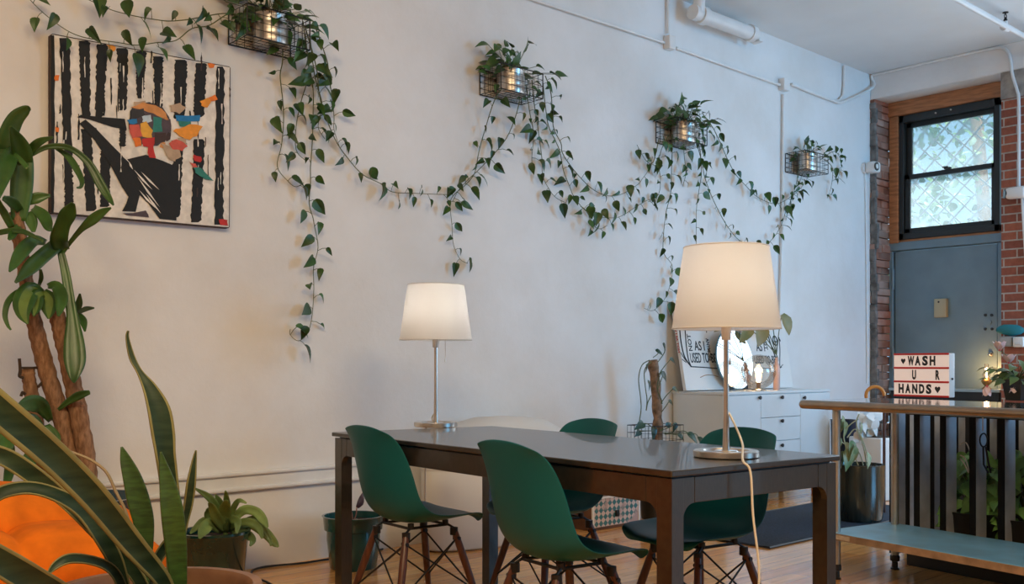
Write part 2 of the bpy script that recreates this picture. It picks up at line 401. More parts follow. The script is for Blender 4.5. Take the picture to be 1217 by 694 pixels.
# ---- double-hung window
win = thing('window_1', 'black double hung window over the door', 'window', (XD, (wl+wr)/2, wb)); win['kind'] = 'structure'
fw_ = .045
mb = MB()
mb.box((XD+.03, wl-fw_/2, (wt+wb)/2), (.12, fw_, wt-wb)); mb.box((XD+.03, wr+fw_/2, (wt+wb)/2), (.12, fw_, wt-wb))
mb.box((XD+.03, (wl+wr)/2, wt-.035), (.12, wl-wr, .07)); mb.box((XD+.03, (wl+wr)/2, wb+.03), (.12, wl-wr, .06))
mb.build('window_frame', M['black_frame'], win, bevel=.004)
zm = pd(1075, 211).z
def sash(x, z0, z1, nm):
    mb = MB(); s = .05
    mb.box((x, wl-fw_-s/2, (z0+z1)/2), (.035, s, z1-z0)); mb.box((x, wr+fw_+s/2*.7, (z0+z1)/2), (.035, s*.7, z1-z0))
    mb.box((x, (wl+wr)/2, z1-.022), (.035, wl-wr-2*fw_, .044)); mb.box((x, (wl+wr)/2, z0+.022), (.035, wl-wr-2*fw_, .044))
    o = mb.build('sash', M['black_frame'], win, bevel=.003)
    g = MB(); g.box((x, (wl+wr)/2, (z0+z1)/2), (.004, wl-wr-2*fw_-.07, z1-z0-.08)); g.build('pane', M['pane'], o)
def pane_mat():
    """old glass with a milky film of dust"""
    m, N, L, b = new_mat('dusty_glass'); N.remove(b)
    t = N.new('ShaderNodeBsdfTransparent'); t.inputs[0].default_value = (.90,.93,.94,1)
    d = N.new('ShaderNodeBsdfTranslucent'); d.inputs[0].default_value = (.78,.82,.82,1)
    g = N.new('ShaderNodeBsdfGlossy'); g.inputs['Roughness'].default_value = .05
    x = N.new('ShaderNodeMixShader'); y = N.new('ShaderNodeMixShader')
    tc = N.new('ShaderNodeTexCoord'); n = N.new('ShaderNodeTexNoise'); n.inputs['Scale'].default_value = 5; n.inputs['Detail'].default_value = 6
    mr = N.new('ShaderNodeMapRange'); mr.inputs[3].default_value = .12; mr.inputs[4].default_value = .42
    L.new(tc.outputs['Object'], n.inputs['Vector']); L.new(n.outputs['Fac'], mr.inputs[0]); L.new(mr.outputs[0], x.inputs[0])
    L.new(t.outputs[0], x.inputs[1]); L.new(d.outputs[0], x.inputs[2])
    y.inputs[0].default_value = .05; L.new(x.outputs[0], y.inputs[1]); L.new(g.outputs[0], y.inputs[2]); L.new(y.outputs[0], N['Material Output'].inputs[0])
    return m
M['pane'] = pane_mat()
sash(XD+.055, zm-.02, wt-.07, 'upper'); sash(XD+.015, wb+.06, zm+.02, 'lower')
mb = MB(); p = pd(1127, 207); mb.rbox((XD-.012, p.y, zm+.028), (.03, .06, .016), .004); mb.rbox((XD-.02, p.y+.02, zm+.04), (.02, .05, .012), .004); mb.build('latch', M['black_frame'], win)
mb = MB()
for (px, py) in ((1114,135),(1132,131)):
    p = pd(px, py); mb.tube([(XD-.03, p.y, p.z), (XD-.04, p.y, p.z)], .008, 8)
mb.build('bolt', M['nickel'], win)
# security grille outside the glass: diagonal mesh
mb = MB(); xg = XD + .30; z0, z1 = wb-.15, wt+.15; y0, y1 = wr-.2, wl+.5; sp = .19
k = -30
while k < 60:
    for sgn in (1, -1):
        c = k*sp; pts = []
        for i in range(2):
            zz = (z0, z1)[i]; pts.append(V((xg, y0 + c + (sgn*(zz-z0)*1.0 if sgn > 0 else (z1-zz)), zz)))
        if max(p.y for p in pts) > y0-.1 and min(p.y for p in pts) < y1+.1:
            mb.tube(pts, .0085, 6)
    k += 1
mb.tube([(xg, y1-.32, z0), (xg, y1-.32, z1)], .016, 8)
mb.build('security_grille', mat('galvanised_wire', (.70,.73,.75), .5), win)
# trees in the yard behind the window
def tree(cx, cy, cz, rad, n, lab, seed):
    r3 = random.Random(seed)
    t = thing('garden_tree', lab, 'tree', (cx, cy, 0), group='trees outside the window')
    mb = MB()
    for i in range(n):
        a = r3.uniform(0, 6.283); u = r3.uniform(-1, 1); q = rad*(r3.random()**.4)
        p = V((cx + q*math.cos(a)*math.sqrt(1-u*u), cy + q*math.sin(a)*math.sqrt(1-u*u), cz + q*u*1.1))
        d = V((r3.uniform(-1,1), r3.uniform(-1,1), r3.uniform(-1,.4)))
        mb.leaf(p, d, V((r3.uniform(-1,1), r3.uniform(-1,1), 1)), r3.uniform(.10,.2), r3.uniform(.07,.12), kind='lance')
    mb.build('foliage', M['tree_leaf'], t)
    mb = MB(); mb.tube(smooth_path([(cx, cy, 0), (cx+.1, cy-.05, cz*.5), (cx, cy+.1, cz)]), .09, 10); mb.build('trunk', M['bark'], t)
M['tree_leaf'] = mat('sunlit_tree_leaf', (.16,.26,.09), .5, island=.6)
tree(12.6, 3.4, 2.9, 1.1, 800, 'leafy green tree outside the window over the steel door, spreading behind the lower sash', 3)
tree(14.6, 6.0, 5.2, 1.7, 1100, 'leafy green tree outside the window over the steel door, filling the upper sash', 4)
tree(12.6, 6.0, 2.3, 1.0, 600, 'low green tree outside the window, beside the hinge side of the sash', 6)

# ---- baseboard: two lipped rails with a flat board between
zt, zl = at_y(174, 572.5, WY).z, at_y(179, 591.5, WY).z
xa, xb = X0, 3.3
mb = MB()
mb.box(((xa+xb)/2, WY-.008, (zt+zl)/2), (xb-xa, .016, zt-zl+.01))
mb.rbox(((xa+xb)/2, WY-.016, zt+.004), (xb-xa, .034, .022), .008); mb.rbox(((xa+xb)/2, WY-.016, zl+.004), (xb-xa, .034, .022), .008)
struct(mb, 'baseboard_back', M['white_paint'])

# ================================================================== PIPES AND CABLES
def wallpt(px, py, off=.03): return at_y(px, py, WY-off)
c = thing('electrical_conduit', 'thin white conduit with two junction boxes running along the wall under the ceiling', 'conduit', (4.5, WY, 3.0))
mb = MB()
pts = [wallpt(560,-27,.02), wallpt(637,0.5,.02), wallpt(789,50.5,.02)]; mb.tube(pts, .011, 8)
mb.tube([wallpt(804,57,.02), wallpt(927,101,.02)], .011, 8)
mb.tube([wallpt(794,-40,.02), wallpt(794,40,.02)], .011, 8)
mb.build('tube', M['white_paint'], c)
for (px, py, w, h) in ((796,51,.075,.10),(932,101,.09,.10)):
    p = wallpt(px, py, .03); mb = MB(); mb.rbox(p, (w, .06, h), .008); mb.build('junction_box', M['white_paint'], c)
mb = MB(); mb.tube([wallpt(931,112,.018), wallpt(930,250,.018), wallpt(927,372,.018)], .011, 8); mb.build('drop_tube', M['white_paint'], c)
c = thing('bent_conduit', 'white conduit that bends from the long wall over the beam towards the brick', 'conduit', (CX, WY, 3.5))
mb = MB()
pts = [wallpt(941,100,.02), wallpt(965,110,.02), wallpt(990,119.5,.02), wallpt(1002,121,.03), V((CX-.06, WY-.05, at_y(1022,102,WY).z)), ]
bx = CX-.025
for (px, py) in ((1036,90.5),(1048,87),(1080,79.5),(1140,66),(1180,57.5),(1192,57.5),(1198,62),(1201,72),(1203.5,90)):
    pts.append(at_x(px, py, bx))
pts += [at_x(1209, 108, bx), at_x(1211, 125, bx), at_x(1211, 222, bx)]
mb.tube(smooth_path(pts, 4), .013, 8); mb.build('tube', M['white_paint'], c)
mb = MB(); mb.tube(smooth_path([wallpt(1003.5,78,.02), wallpt(1003,105,.02), wallpt(1000,116,.02), wallpt(990,119,.02), wallpt(950,104,.02)], 4), .012, 8); mb.build('branch_tube', M['white_paint'], c)
c = thing('steam_pipe', 'fat white steam pipe with elbow under the ceiling, capped at one end', 'pipe', (6, WY, 3.5))
mb = MB()
e = at_y(831, 17, WY-.14); f2 = at_y(893, 40, WY-.14)
mb.tube([e + (e-f2)*.12, e, f2], .055, 16)
mb.tube([e, e + (f2-e)*.10], .068, 16); mb.tube([f2-(f2-e)*.06, f2 + (f2-e)*.02], .066, 16); mb.build('run', M['white_paint'], c)
mb = MB(); mb.tube(smooth_path([e + (f2-e)*.05, e + V((-.03,-.02,.06)), e + V((0,-.04,.4))], 6), .045, 14); mb.build('riser', M['white_paint'], c)
mb = MB(); q = f2 + (f2-e).normalized()*.09; mb.tube([f2, q], .03, 12); mb.rbox(q+V((.03,.03,0)), (.06,.09,.08), .01); mb.build('valve', M['white_paint'], c)
c = thing('sprinkler_pipe', 'white sprinkler pipe with one black sprinkler head under the ceiling', 'sprinkler pipe', (5, 2, ZC-.1))
zs = ZC - .12
a, b = at_z(1128,-6,zs), at_z(1226,48,zs); a = a + (a-b)*1.5; b = b + (b-a)*.2
mb = MB(); mb.tube([a, b], .021, 12); mb.build('run', M['white_paint'], c)
p = at_z(1195,33,zs); d = (b-a).normalized()
mb = MB(); mb.tube([p-d*.035, p+d*.035], .029, 12); mb.tube([p, p+V((0,0,.05))], .017, 10); mb.build('tee', M['white_paint'], c)
mb = MB(); hb = p + V((0,0,.05)); mb.lathe([(.012,0),(.016,.01),(.010,.02),(.009,.03)], hb, 12, cap_lo=True)
mb.tube([hb+V((-.016,0,.02)), hb+V((-.02,0,.045)), hb+V((0,0,.065))], .004, 6); mb.tube([hb+V((.016,0,.02)), hb+V((.02,0,.045)), hb+V((0,0,.065))], .004, 6)
mb.lathe([(.0,.066),(.022,.066),(.022,.07),(0,.07)], hb, 14); mb.build('sprinkler_head', M['dark_metal'], c)
# cameras
p = wallpt(1026, 200, 0)
c = thing('wall_mounted_camera', 'white round security camera on the white wall beside the torn brick', 'camera', (p.x, WY, p.z))
mb = MB(); mb.tube([(p.x, WY-.001, p.z), (p.x, WY-.03, p.z)], .05, 20); mb.rbox((p.x+.03, WY-.08, p.z), (.12, .1, .10), .02); mb.build('case', M['white_plastic'], c)
mb = MB(); mb.tube([(p.x+.005, WY-.128, p.z), (p.x+.005, WY-.134, p.z)], .040, 20); mb.build('lens', M['black_plastic'], c)
mb = MB(); mb.tube([(p.x+.005, WY-.133, p.z), (p.x+.005, WY-.137, p.z)], .022, 20); mb.build('lens_cover', M['white_plastic'], c)
mb = MB(); mb.tube(smooth_path([(p.x+.0, WY-.02, p.z-.04), (p.x+.02, WY-.012, p.z-.2), wallpt(1030, 330, .012), wallpt(1031, 455, .012)]), .006, 6); mb.build('cable', M['white_paint'], c)
p = at_x(1207, 231, CX)
c = thing('wall_mounted_camera', 'white security camera with dark lens on the red brick', 'camera', (CX, p.y, p.z))
mb = MB(); mb.tube([(CX-.001, p.y-.07, p.z), (CX-.03, p.y-.07, p.z)], .045, 18); mb.rbox((CX-.075, p.y-.035, p.z), (.09, .16, .095), .025); mb.build('case', M['white_plastic'], c)
q = V((-.45, .6, 0)).normalized(); s = V((CX-.085, p.y+.045, p.z))
mb = MB(); mb.tube([s-q*.03, s+q*.015], .038, 20); mb.build('lens', M['black_plastic'], c)
mb = MB(); mb.tube([(CX-.02, p.y-.06, p.z-.04), (CX-.02, p.y-.10, 1.75)], .012, 8); mb.build('cable_tube', M['white_paint'], c)

# ================================================================== PAINTING
pl = lambda px, py, o: at_y(px, py, WY-.045-o)
def hexc(r, g, b): 
    f = lambda c: ((c/255)/12.92 if c/255 <= .04045 else ((c/255+.055)/1.055)**2.4)
    return (f(r), f(g), f(b))
pal = {'black': hexc(16,17,16), 'white': (.76,.72,.66), 'tan': hexc(205,140,80), 'char': hexc(52,50,52), 'blue': hexc(30,120,180), 'pale': hexc(185,205,220),
       'teal': hexc(45,125,115), 'plum': hexc(78,66,74), 'pink': hexc(205,90,75), 'yellow': hexc(222,165,60), 'brown': hexc(62,44,40), 'orange': hexc(228,120,40), 'red': hexc(190,45,40),
       'beige': hexc(180,155,130), 'amber': hexc(232,150,50)}
keys = list(pal); pm = [mat('paint_'+k, pal[k], .7, var=.12, scale=30, bump=.3, bscale=80) for k in keys]
K = {k: i for i, k in enumerate(keys)}
tl, tr_, br_, bl = (pl(62,41,0), pl(273,80,0), pl(272,270,0), pl(62,252,0))
art = thing('painting', 'square canvas painted with black and white zebra stripes and bright colour patches', 'painting', (tl.x, WY, bl.z))
mb = MB(); mb.prism([tl, tr_, br_, bl], (0, .04, 0), K['white'])
edge = MB()
LAY = [0.0]
def cr(x, y, o=.0015): return pl(x/2.48, y/2.48, o + LAY[0])
def lay(): LAY[0] += .00002
r4 = random.Random(3)
def stroke(x0, x1, x2, x3, ya, yb, col='black', n=34, jit=2.4):
    rows = []; lay()
    for i in range(n+1):
        t = i/n; y = ya + (yb-ya)*t
        l = x0 + (x2-x0)*t + r4.uniform(-jit, jit); r = x1 + (x3-x1)*t + r4.uniform(-jit, jit)
        if i in (0, n): r = l + (r-l)*.8
        rows.append([cr(l, y), cr(r, y)])
    mb.grid(rows, K[col])
def patch(pts, col, o=.003): 
    lay(); n = len(pts); c = (sum(p[0] for p in pts)/n, sum(p[1] for p in pts)/n)
    out = []
    for i in range(n):
        a = pts[i]; b = pts[(i+1) % n]; out.append((a[0]+r4.uniform(-2,2), a[1]+r4.uniform(-2,2)))
        out.append(((a[0]+b[0])/2 + r4.uniform(-3,3), (a[1]+b[1])/2 + r4.uniform(-3,3)))
    vs = [cr(c[0], c[1], o)] + [cr(p[0], p[1], o) for p in out]
    mb.add(vs, [(0, i+1, (i+1) % len(out) + 1) for i in range(len(out))], K[col])
def shape(pts, col='black', o=.0022):
    lay(); f = [cr(x, y, o) for x, y in pts]; mb.add(f, [tuple(range(len(f)))], K[col])
for a in ((176,206,190,214,112,560),(192,214,190,218,500,618),(232,266,240,266,120,345),(240,268,254,284,380,622),(286,318,280,304,130,345),(296,326,296,322,445,610),(344,378,352,374,142,325),
          (352,372,352,370,372,432),(400,432,404,424,150,290),(451,482,456,478,166,325),(516,553,512,545,176,350),(576,609,570,602,186,345),(572,604,562,592,410,655),(638,662,632,658,196,662),(512,540,500,530,430,640)):
    stroke(*a)
for i in range(34):
    b = r4.choice((178,235,290,348,404,455,520,578,640)); x = b + r4.uniform(-14, 40); y = r4.uniform(150, 560)
    stroke(x, x+r4.uniform(2,5), x+r4.uniform(-3,3), x+r4.uniform(2,5), y, y+r4.uniform(25,80), r4.choice(('black','black','brown')), 6, 1.2)
for i in range(26):
    b = r4.choice((190,250,300,360,415,465,530,590,648)); x = b + r4.uniform(-9, 9); y = r4.uniform(150, 560); lay()
    rows = [[cr(x+r4.uniform(-1.5,1.5), y+j*12, .0024), cr(x+r4.uniform(1.5,4), y+j*12, .0024)] for j in range(r4.randint(3,6))]
    mb.grid(rows, K['white'])
stroke(151, 162, 151, 160, 104, 630, 'black', 16, 1.5)
# the figure: long bent arm, shoulder and back
shape([(228,345),(238,338),(300,345),(368,350),(374,382),(330,374),(264,352)])
shape([(234,364),(252,352),(282,378),(330,428),(372,470),(398,520),(412,575),(392,600),(360,552),(322,480),(280,415)])
shape([(372,470),(430,456),(480,474),(518,490),(522,560),(520,650),(470,645),(438,600),(412,575),(398,520)])
shape([(385,560),(412,575),(400,624),(360,622),(372,600)])
for (x,y,x2,y2) in ((395,500,450,560),(405,520,470,610),(415,505,470,560),(430,570,475,630),(380,475,392,500),(350,440,382,480),(410,560,460,615)):
    lay(); dx, dy = x2-x, y2-y; l = math.hypot(dx, dy); nx, ny = -dy/l, dx/l
    mb.add([cr(x,y,.003), cr((x+x2)/2+nx*4,(y+y2)/2+ny*4,.003), cr(x2,y2,.003), cr((x+x2)/2-nx*2,(y+y2)/2-ny*2,.003)], [(0,1,2,3)], K['white'])
for pts, col in (([(384,330),(402,308),(440,302),(478,316),(500,345),(506,378),(494,412),(462,430),(430,432),(400,420),(382,392),(378,360)], 'char'),
    ([(396,300),(430,298),(428,312),(400,318)], 'beige'), ([(486,392),(504,388),(500,412),(488,416)], 'brown'), ([(404,346),(420,344),(420,362),(406,364)], 'plum'),
    ([(446,330),(476,338),(474,348),(448,346)], 'char'), ([(508,440),(528,440),(534,462),(516,470)], 'beige'), ([(470,418),(488,422),(484,440),(470,436)], 'tan')):
    patch(pts, col, .0026)
patch([(400,320),(450,318),(490,345),(500,385),(480,420),(440,430),(400,415),(382,370)], 'plum', .0026)
for pts, col in (
    ([(385,315),(420,303),(460,310),(490,332),(500,355),(480,350),(450,332),(420,324)], 'tan'),
    ([(384,326),(425,318),(428,340),(400,350),(386,346)], 'char'), ([(375,352),(405,347),(406,362),(380,366)], 'blue'),
    ([(418,340),(445,338),(448,358),(420,360)], 'pale'), ([(450,345),(478,345),(478,388),(450,390)], 'teal'), ([(480,345),(503,350),(503,388),(480,386)], 'plum'),
    ([(380,368),(410,365),(418,402),(390,408)], 'pink'), ([(412,365),(430,358),(450,385),(448,406),(420,402)], 'yellow'), ([(455,392),(488,390),(488,418),(455,424)], 'brown'),
    ([(388,405),(415,404),(418,430),(400,432)], 'orange'), ([(420,408),(458,405),(452,432),(458,465),(440,465),(435,435),(420,430)], 'red'),
    ([(470,420),(500,430),(518,455),(518,475),(498,468),(484,440)], 'beige'), ([(500,310),(530,302),(550,318),(530,335),(505,330)], 'beige'),
    ([(515,340),(590,338),(590,358),(520,358)], 'blue'), ([(525,354),(560,350),(562,374),(530,372)], 'teal'),
    ([(508,385),(530,378),(560,365),(598,372),(580,400),(560,412),(530,400)], 'amber'), ([(500,420),(520,410),(555,430),(535,445),(510,440)], 'pink'),
    ([(525,407),(550,410),(552,424),(530,420)], 'beige'), ([(588,300),(610,290),(624,296),(612,315),(595,312)], 'amber'), ([(612,288),(634,278),(640,294),(622,300)], 'orange'),
    ([(570,456),(594,460),(592,478),(574,475)], 'red'), ([(556,476),(574,482),(588,500),(570,496)], 'pink'), ([(568,494),(590,496),(628,532),(606,530),(578,508)], 'teal'),
    ([(646,646),(670,648),(672,664),(648,662)], 'red'), ([(162,222),(174,220),(174,236),(162,236)], 'orange'), ([(164,372),(173,374),(172,390),(163,388)], 'orange'),
    ([(315,130),(342,136),(335,150),(322,148)], 'amber'), ([(612,188),(636,190),(630,200),(616,200)], 'orange'), ([(360,628),(430,622),(440,640),(380,636)], 'plum')):
    patch(pts, col, .0032 + .0001*r4.randint(0, 6))
mb.build('canvas', pm, art, smooth=False)
edge.prism([tl+V((-.001,0,.0)), tl+V((-.004,0,0)), bl+V((-.004,0,0)), bl+V((-.001,0,0))], (0,.04,0)); edge.prism([bl+V((0,0,-.001)), br_+V((0,0,-.001)), br_+V((0,0,-.004)), bl+V((0,0,-.004))], (0,.04,0))
edge.prism([tl+V((0,0,.001)), tr_+V((0,0,.001)), tr_+V((0,0,.004)), tl+V((0,0,.004))], (0,.04,0)); edge.prism([tr_+V((.001,0,0)), tr_+V((.004,0,0)), br_+V((.004,0,0)), br_+V((.001,0,0))], (0,.04,0))
edge.build('painted_edge', pm[K['brown']], art, smooth=False)

# ================================================================== WALL BASKETS AND TRAILING POTHOS
BW, BD, BH = .35, .20, .155
names = ['that hangs above the striped painting', 'above the far table lamp', 'above the near table lamp', 'closest to the door, just past the thin conduit']
xs = [at_y(271,53,WY).x, at_y(569.7,112.8,WY).x, at_y(779,170,WY).x, at_y(932.9,204.4,WY).x]
zs_ = [at_y(271,53,WY).z, at_y(569.7,112.8,WY).z, at_y(779,170,WY).z, at_y(932.9,204.4,WY).z]
canx = [.18, .17, .20, .185]
def wire_box(x, z, lab):
    t = thing('wire_basket', lab, 'wire basket', (x+BW/2, WY, z), group='wire baskets on the wall')
    fr = MB(); ms = MB(); w = .0035; y0, y1 = WY-BD, WY-.006
    for zz in (z, z+BH):
        fr.tube([(x,y0,zz),(x+BW,y0,zz),(x+BW,y1,zz),(x,y1,zz)], w, 6, closed=True)
    for (px, py) in ((x,y0),(x+BW,y0),(x+BW,y1),(x,y1)): fr.tube([(px,py,z),(px,py,z+BH)], w, 6)
    nx, ny, nz = 8, 5, 4; t2 = .0017
    for i in range(1, nx):
        xx = x + BW*i/nx
        ms.tube([(xx,y1,z+BH),(xx,y1,z),(xx,y0,z),(xx,y0,z+BH)], t2, 4)
    for j in range(1, ny):
        yy = y0 + (y1-y0)*j/ny
        ms.tube([(x,yy,z+BH),(x,yy,z),(x+BW,yy,z),(x+BW,yy,z+BH)], t2, 4)
    for k in range(1, nz):
        zz = z + BH*k/nz
        ms.tube([(x,y0,zz),(x+BW,y0,zz),(x+BW,y1,zz),(x,y1,zz)], t2, 4, closed=True)
    fr.build('rim_wire', M['dark_metal'], t); ms.build('wire_mesh', M['dark_metal'], t)
    return t
VINES = [
 [ # basket 1
  [(290,22),(273,16),(249,30),(228,34),(209,48),(185.5,50.7),(162,53.6),(139.5,50.4),(108,46),(92,42),(76,34),(54,17.5),(36,0),(26,-14)],
  [(290,20),(269,16),(247,18.7),(225,23),(203,25),(190,24),(165,20),(139.5,14),(127,9.5),(106,0),(90,-8)],
  [(335,30),(336,70),(333,90),(336,119),(337,144),(334.5,173),(329.6,198),(342,215),(351.6,222),(361,217)],
  [(360,25),(366,70),(372,105),(372,139),(371,171),(369,198),(369,217),(367.5,242),(372,259),(374,270),(378,294),(372.6,318),(373,343),(371,374),(366,395),(355,405),(345,398),(345,391)],
  [(372,25),(388,70),(391,90),(394.5,114.5),(397,139),(397,154),(403,173)],
  [(362,30),(376,80),(381,120),(398,165),(415,190),(431.5,207.7),(452,218),(466,228),(490,229.5),(521.5,231),(538,231)],
  [(362,40),(367,85),(358,120),(352,150),(352,178),(362,190)],
  [(368,40),(374,90),(383,125),(378,150),(386,165)],
 ],
 [ # basket 2
  [(600,100),(587.6,119.5),(576,155.5),(569,181),(564.5,204.5),(554,219),(540,231),(535,242),(537,266.5),(539,291),(547,308),(556,313)],
  [(618,100),(616,127),(602,164),(577.5,193),(557,213),(545,226),(538,240)],
  [(632,95),(635,124),(639,150),(644,188),(645,208.5),(652.5,224.7),(660.5,234.7),(672.6,241)],
  [(645,95),(648,125),(652,150),(660.5,168),(665.6,181),(669.6,202.5),(676.7,220.6),(682.7,234.7),(698,252),(715,258),(735,258),(751,249),(767.5,238.8),(780,235)],
  [(648,90),(655,112),(657.5,150),(666.6,170),(668.6,182),(680.7,200.4),(697,218.6),(709,227.7),(723,232.7),(739,230.7),(757.4,219.6),(763.4,212.5),(771.5,200.4),(775.5,186)],
  [(625,100),(629,130),(634,160),(632,190),(636,200)],
  [(690,245),(698,252),(704,266),(712,272),(722,268)],
 ],
 [ # basket 3
  [(795,160),(786,178),(783,195),(785,215),(782,232),(770,240)],
  [(799,160),(799,175),(798,206),(797,229.6),(791,256),(788,289),(789.7,302.6),(799,316),(797,335.8),(789.7,355.7),(776.4,369),(765,366)],
  [(812,160),(813,183),(815,206),(811,222)],
  [(826,160),(832,178.7),(833.6,206),(830.6,227),(827.6,251),(827.6,296.7),(829,318)],
  [(824,155),(833.6,190.8),(838,212),(847,236),(859,260),(867,272.5),(877.5,284.6),(892.6,292),(907.7,292),(920,281.5),(929,266.4),(935,248),(947,224),(953,208),(955,195)],
  [(835,135),(847,151.4),(856,169.6),(865.4,190.8),(874.5,207.4),(886.6,221),(898.7,233),(913.8,240.7),(926,241.6),(941,233),(953,222),(960.7,208),(962,195)],
  [(783,165),(776,193),(767,190),(757,172)],
 ],
 [ # basket 4
  [(980,190),(989.4,199.8),(988,221),(983,236)],
  [(975,190),(992,180),(1000,195),(995,215)],
  [(950,195),(946,220),(938,245),(934,262)],
 ]]
def vine_leaves(path, mb, spacing, r, size=(.055,.085), start=.0):
    acc = start; side = 1
    for i in range(len(path)-1):
        seg = path[i+1]-path[i]; L = seg.length
        while acc < L:
            p = path[i] + seg*(acc/L); t = seg.normalized(); side = -side
            out = V((0,-1,0)); lat = t.cross(out)*side
            pet = (lat*r.uniform(.5,1) + out*r.uniform(.05,.7) + V((0,0,r.uniform(-.3,.5)))).normalized()
            pl_ = r.uniform(.025,.06); q = p + pet*pl_
            if q.y > WY-.012: q.y = WY-.012
            mb.tube([p, p+pet*pl_*.5+V((0,0,.006)), q], .0016, 4, 1, cap=False)
            d = V((lat.x*r.uniform(-.1,1.0)+r.uniform(-.3,.3), -r.uniform(-.1,.6), -r.uniform(.15,1)))
            nrm = V((r.uniform(-1.3,1.3), -1, r.uniform(-.4,1.0)))
            s = r.uniform(*size)*r.choice((.6,.85,1,1,1.1))
            mb.leaf(q, d, nrm, s, s*r.uniform(.55,.8), droop=r.uniform(.1,.6), fold=r.uniform(.1,.8), seg=6)
            acc += spacing*r.uniform(.7,1.35)
        acc -= L
vr = random.Random(21)
def ylim(p): return WY-.056 if (tl.x-.04 < p.x < tr_.x+.04 and p.z < tl.z+.03) else WY-.004
def clampw(mb): mb.v = [V((p.x, min(p.y, ylim(p)-.004*abs(math.sin(k))), p.z)) for k, p in enumerate(mb.v)]
plab = ['trailing pothos in the wire basket above the striped painting', 'trailing pothos in the wire basket above the far table lamp',
        'trailing pothos in the wire basket above the near table lamp', 'small trailing pothos in the wire basket closest to the door']
for i in range(4):
    x, z = xs[i], zs_[i]
    wire_box(x, z, 'black wire basket on the wall ' + names[i])
    cx_, cy_ = x + canx[i] + .0, WY-.10
    t = thing('potted_pothos', plab[i], 'pothos plant', (cx_, cy_, z+.006), group='trailing pothos on the wall')
    rr = .088 if i != 3 else .082
    mb = MB(); mb.lathe([(rr*.97,0),(rr,.004),(rr,.045),(rr*.985,.05),(rr,.055),(rr,.10),(rr*.985,.105),(rr,.11),(rr,.148),(rr*1.02,.152),(rr*.95,.152),(rr*.94,.125)], (cx_,cy_,z+.006), 28, cap_lo=True); mb.build('tin_pot', M['tin'], t)
    mb = MB(); mb.lathe([(.001,.13),(rr*.94,.128)], (cx_,cy_,z+.006), 24); mb.build('soil', M['soil'], t)
    # bushy crown
    fo = MB(); n = [70,52,80,30][i]; top = V((cx_,cy_,z+.13))
    for k in range(n):
        a = vr.uniform(0, 6.283); el = vr.uniform(-.15, 1.4); L = vr.uniform(.05, .23) * (1 if i != 3 else .7)
        d = V((math.cos(a)*math.cos(el)*1.25, math.sin(a)*math.cos(el)*.9-.15, math.sin(el)*.95))
        b = top + V((vr.uniform(-.05,.05), vr.uniform(-.05,.05), 0)); q = b + d*L
        if q.y > WY-.02: q.y = WY-.02-vr.random()*.04
        fo.tube([b, (b+q)/2+V((0,0,.012)), q], .0018, 4, 1, cap=False)
        s = vr.uniform(.05,.095)*(1 if i != 3 else .75)
        dd = V((d.x*1.2+vr.uniform(-.4,.4), d.y-.15, vr.uniform(-.75,.55)))
        if q.y + s*.9*dd.normalized().y > WY-.01: dd.y = -.2
        fo.leaf(q, dd, V((vr.uniform(-.5,.5),-.7,vr.uniform(.3,1))), s, s*vr.uniform(.6,.8), droop=vr.uniform(.1,.5), fold=vr.uniform(.1,.4))
    clampw(fo); fo.build('foliage', [M['pothos'], M['vine']], t)
    for j, pxs in enumerate(VINES[i]):
        npt = len(pxs); P = []
        for q, (px, py) in enumerate(pxs):
            off = .10 if q == 0 else (.13 - .02*j % .05 if q == 1 else vr.uniform(.02,.055))
            if i == 0 and j < 2 and q > 1: off = .08 + .015*math.sin(q)
            P.append(at_y(px, py, WY-off))
        path = smooth_path(P, 5)
        st = MB(); rad = [.0032*(1-.55*k/len(path)) for k in range(len(path))]; st.tube(path, rad, 6)
        vo = st.build('vine', M['vine'], t)
        lf = MB(); vine_leaves(path, lf, .064 if i != 3 else .055, vr, (.05,.082) if i else (.055,.09), .03)
        clampw(lf); lf.build('leaves', [M['pothos'], M['vine']], vo)
# ================================================================== DINING TABLE
TZ = .75
A, B_, C_, D_ = at_z(393.1,511,TZ), at_z(585.9,506,TZ), at_z(997.6,543.4,TZ), at_z(799.3,560.2,TZ)
ta = ((D_-A)+(C_-B_)).normalized(); tb = V((ta.y*-1, ta.x, 0)); 
if tb.dot(C_-D_) < 0: tb = -tb
TL = ((D_-A).length + (C_-B_).length)/2; TW = ((C_-D_).length + (B_-A).length)/2
tc_ = (A+B_+C_+D_)/4
trot = math.atan2(ta.y, ta.x)
def TP(l, w, z=0.0): p = tc_ + ta*l + tb*w; return V((p.x, p.y, z))       # l along the length (towards the camera), w across
table = thing('dining_table', 'long dark brown wooden table with square legs standing out from the wall', 'table', (tc_.x, tc_.y, 0), trot)
hl, hw = TL/2, TW/2; sgn = 1 if abs((Matrix.Rotation(trot,3,'Z') @ V((0,1,0))).dot(tb)-1) < .1 else -1
# the top is very slightly out of square: corners as measured
EX = [A, D_, C_, B_]; FT = [W((395.2-PX)/F*d_, d_) for d_ in (F*(H-TZ)/84.2,)] + [W((797.6-PX)/F*(F*(H-TZ)/127.5), F*(H-TZ)/127.5), W((999.8-PX)/F*(F*(H-TZ)/106.4), F*(H-TZ)/106.4), W((583.2-PX)/F*(F*(H-TZ)/74.4), F*(H-TZ)/74.4)]
Q = [V(((a.x+b.x)/2, (a.y+b.y)/2, 0)) for a, b in zip(EX, FT)]     # far-front, near-front, near-back, far-back
_inv = (Matrix.Translation(V((tc_.x, tc_.y, 0))) @ Matrix.Rotation(trot, 4, 'Z')).inverted()
Q = [_inv @ q for q in Q]
_c00, _c10 = (Q[0], Q[1]) if sgn > 0 else (Q[3], Q[2]); _c01, _c11 = (Q[3], Q[2]) if sgn > 0 else (Q[0], Q[1])
